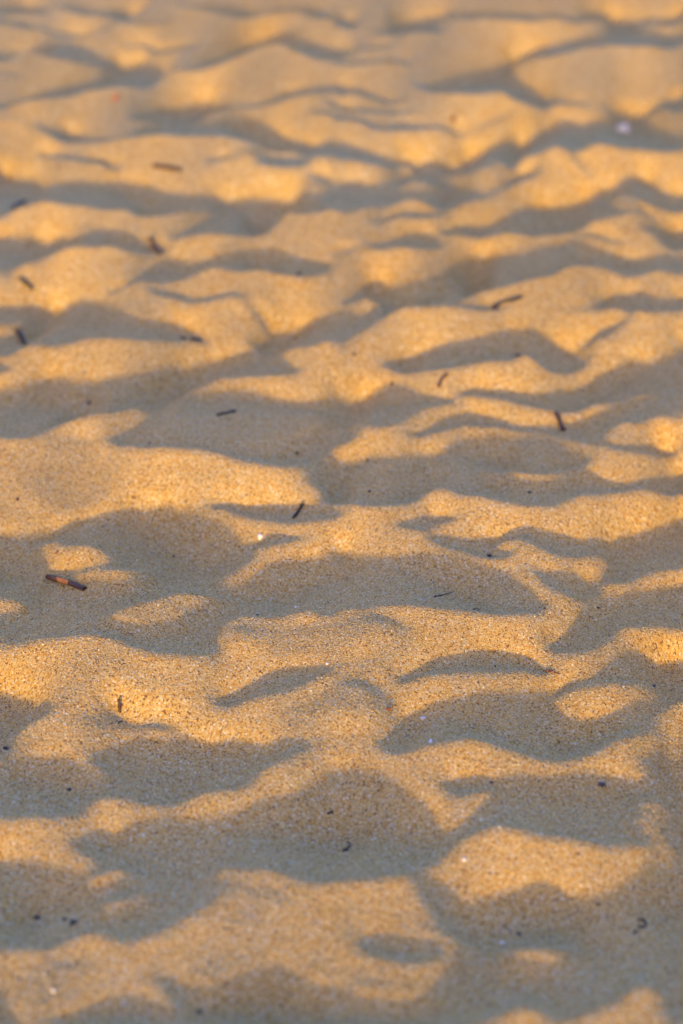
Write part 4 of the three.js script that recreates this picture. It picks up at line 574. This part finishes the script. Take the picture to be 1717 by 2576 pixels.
shell('shell_flake', 'white shell crumb on the half-lit sand below the centre', 'shell flake', [-0.0099, -1.3711], [1.4, 0.73, 1.01], {color: [0.82, 0.8, 0.75]});
chip('pale_grain', 'pale translucent grain on the shaded rim right of a black grain', 'grain', [-0.0344, -1.4749], [1.31, 1.19, 1.19], {color: [0.7, 0.68, 0.62]});
shell('shell_flake', 'brilliant white shell flake above the dent right of the left footprint', 'shell flake', [-0.0653, -1.6066], [2.55, 1.59, 2.07], {color: [0.92, 0.9, 0.84]});
chip('dark_grain', 'blurred dark grain on the shade border above the wide hollow', 'grain', [-0.0474, -2.0973], [1.99, 1.59, 1.59], {color: [0.035, 0.03, 0.03]});
chip('bark_crumb', 'blurred dark crumb at the bottom of the upper central hollow', 'bark crumb', [-0.0446, -2.2006], [2.91, 1.66, 2.08], {color: [0.05, 0.04, 0.03]});
chip('dark_grain', 'black grain on the rim right of the long shaded hollow', 'grain', [0.1939, -1.488], [1.2, 0.78, 0.9], {color: [0.02, 0.02, 0.024]});
chip('dark_grain', 'black grain at the right tip of the long shaded hollow', 'grain', [0.1501, -1.4538], [0.94, 0.7, 0.82], {color: [0.02, 0.02, 0.024]});
leaf('leaf_scrap', 'orange curled leaf scrap on the blurred sand at upper left', 'leaf scrap', [-0.2883, -2.7815], [7.64, 3.06, 4.58], {color: [0.52, 0.17, 0.035]});
leaf('leaf_scrap', 'brown leaf scrap on the blurred crest at upper right of centre', 'leaf scrap', [0.1398, -2.7281], [6.01, 3.51, 4.01], {color: [0.26, 0.11, 0.04]});
shell('white_shell', 'blurred greyish white shell in the shaded hollow at upper right', 'shell', [0.3594, -2.771], [10.66, 7.11, 9.65], {color: [0.74, 0.66, 0.52]});
chip('pale_grain', 'pale grain catching light in the bottom left corner', 'grain', [-0.1586, -0.9938], [1.31, 0.88, 1.1], {color: [0.8, 0.74, 0.6]});
chip('dark_grain', 'small dark grain on the sunny slope near the left edge, upper part', 'grain', [-0.3386, -2.5771], [2.86, 1.9, 1.9], {color: [0.1, 0.055, 0.035]});
chip('pale_grain', 'large pale grain on the bluish ledge at the bottom right', 'grain', [0.0934, -1.0663], [1.85, 1.15, 1.38], {color: [0.75, 0.7, 0.62]});
// ---- loose coarse grains on the near sand ------------------------------------------------------------
{
  const rnd = mulberry(77), many = GRAINS, g = new THREE.IcosahedronGeometry(1, 0), m = new THREE.MeshPhysicalMaterial({ roughness: 0.6, specularIntensity: 0.5 });
  const grains = new THREE.InstancedMesh(g, m, many), M = new THREE.Matrix4(), q = new THREE.Quaternion(), e = new THREE.Euler(), p = new THREE.Vector3(), s = new THREE.Vector3(), c = new THREE.Color();
  for (let k = 0; k < many;) {
    const d = 0.93 + 1.6 * rnd(), half = 0.19 * d + 0.05, x = (rnd() * 2 - 1) * 0.55;
    if (Math.abs(x) > half || rnd() > Math.min(1, (2.55 - d) / 0.9) || rnd() > 0.35 + 1.3 * (vnoise(x * 26, d * 26, 31) * 0.5 + vnoise(x * 70, d * 70, 32) * 0.5)) continue;
    const r = 0.00034 + 0.0003 * rnd() * rnd() + (rnd() < 0.012 ? 0.00045 * rnd() : 0), t = rnd(), l = tint(t), f = (0.88 + 0.24 * rnd()) * SAND;
    s.set(r * (0.8 + 0.5 * rnd()), r * (0.6 + 0.3 * rnd()), r * (0.8 + 0.5 * rnd()));
    p.set(x, 0, -d); p.y = groundY(x, -d) + s.y * (0.1 + 0.4 * rnd());
    q.setFromEuler(e.set((rnd() - 0.5) * 0.9, rnd() * 6.28, (rnd() - 0.5) * 0.9));
    grains.setMatrixAt(k, M.compose(p, q, s)); grains.setColorAt(k, c.setRGB(l[0] * f, l[1] * f, l[2] * f)); k++;
  }
  grains.castShadow = grains.receiveShadow = true; grains.name = 'sand_grains';
  grains.userData = { kind: 'stuff', label: 'coarse amber and pale sand grains lying loose on the near sand', category: 'sand' };
  scene.add(grains);
}

renderer.render(scene, camera);
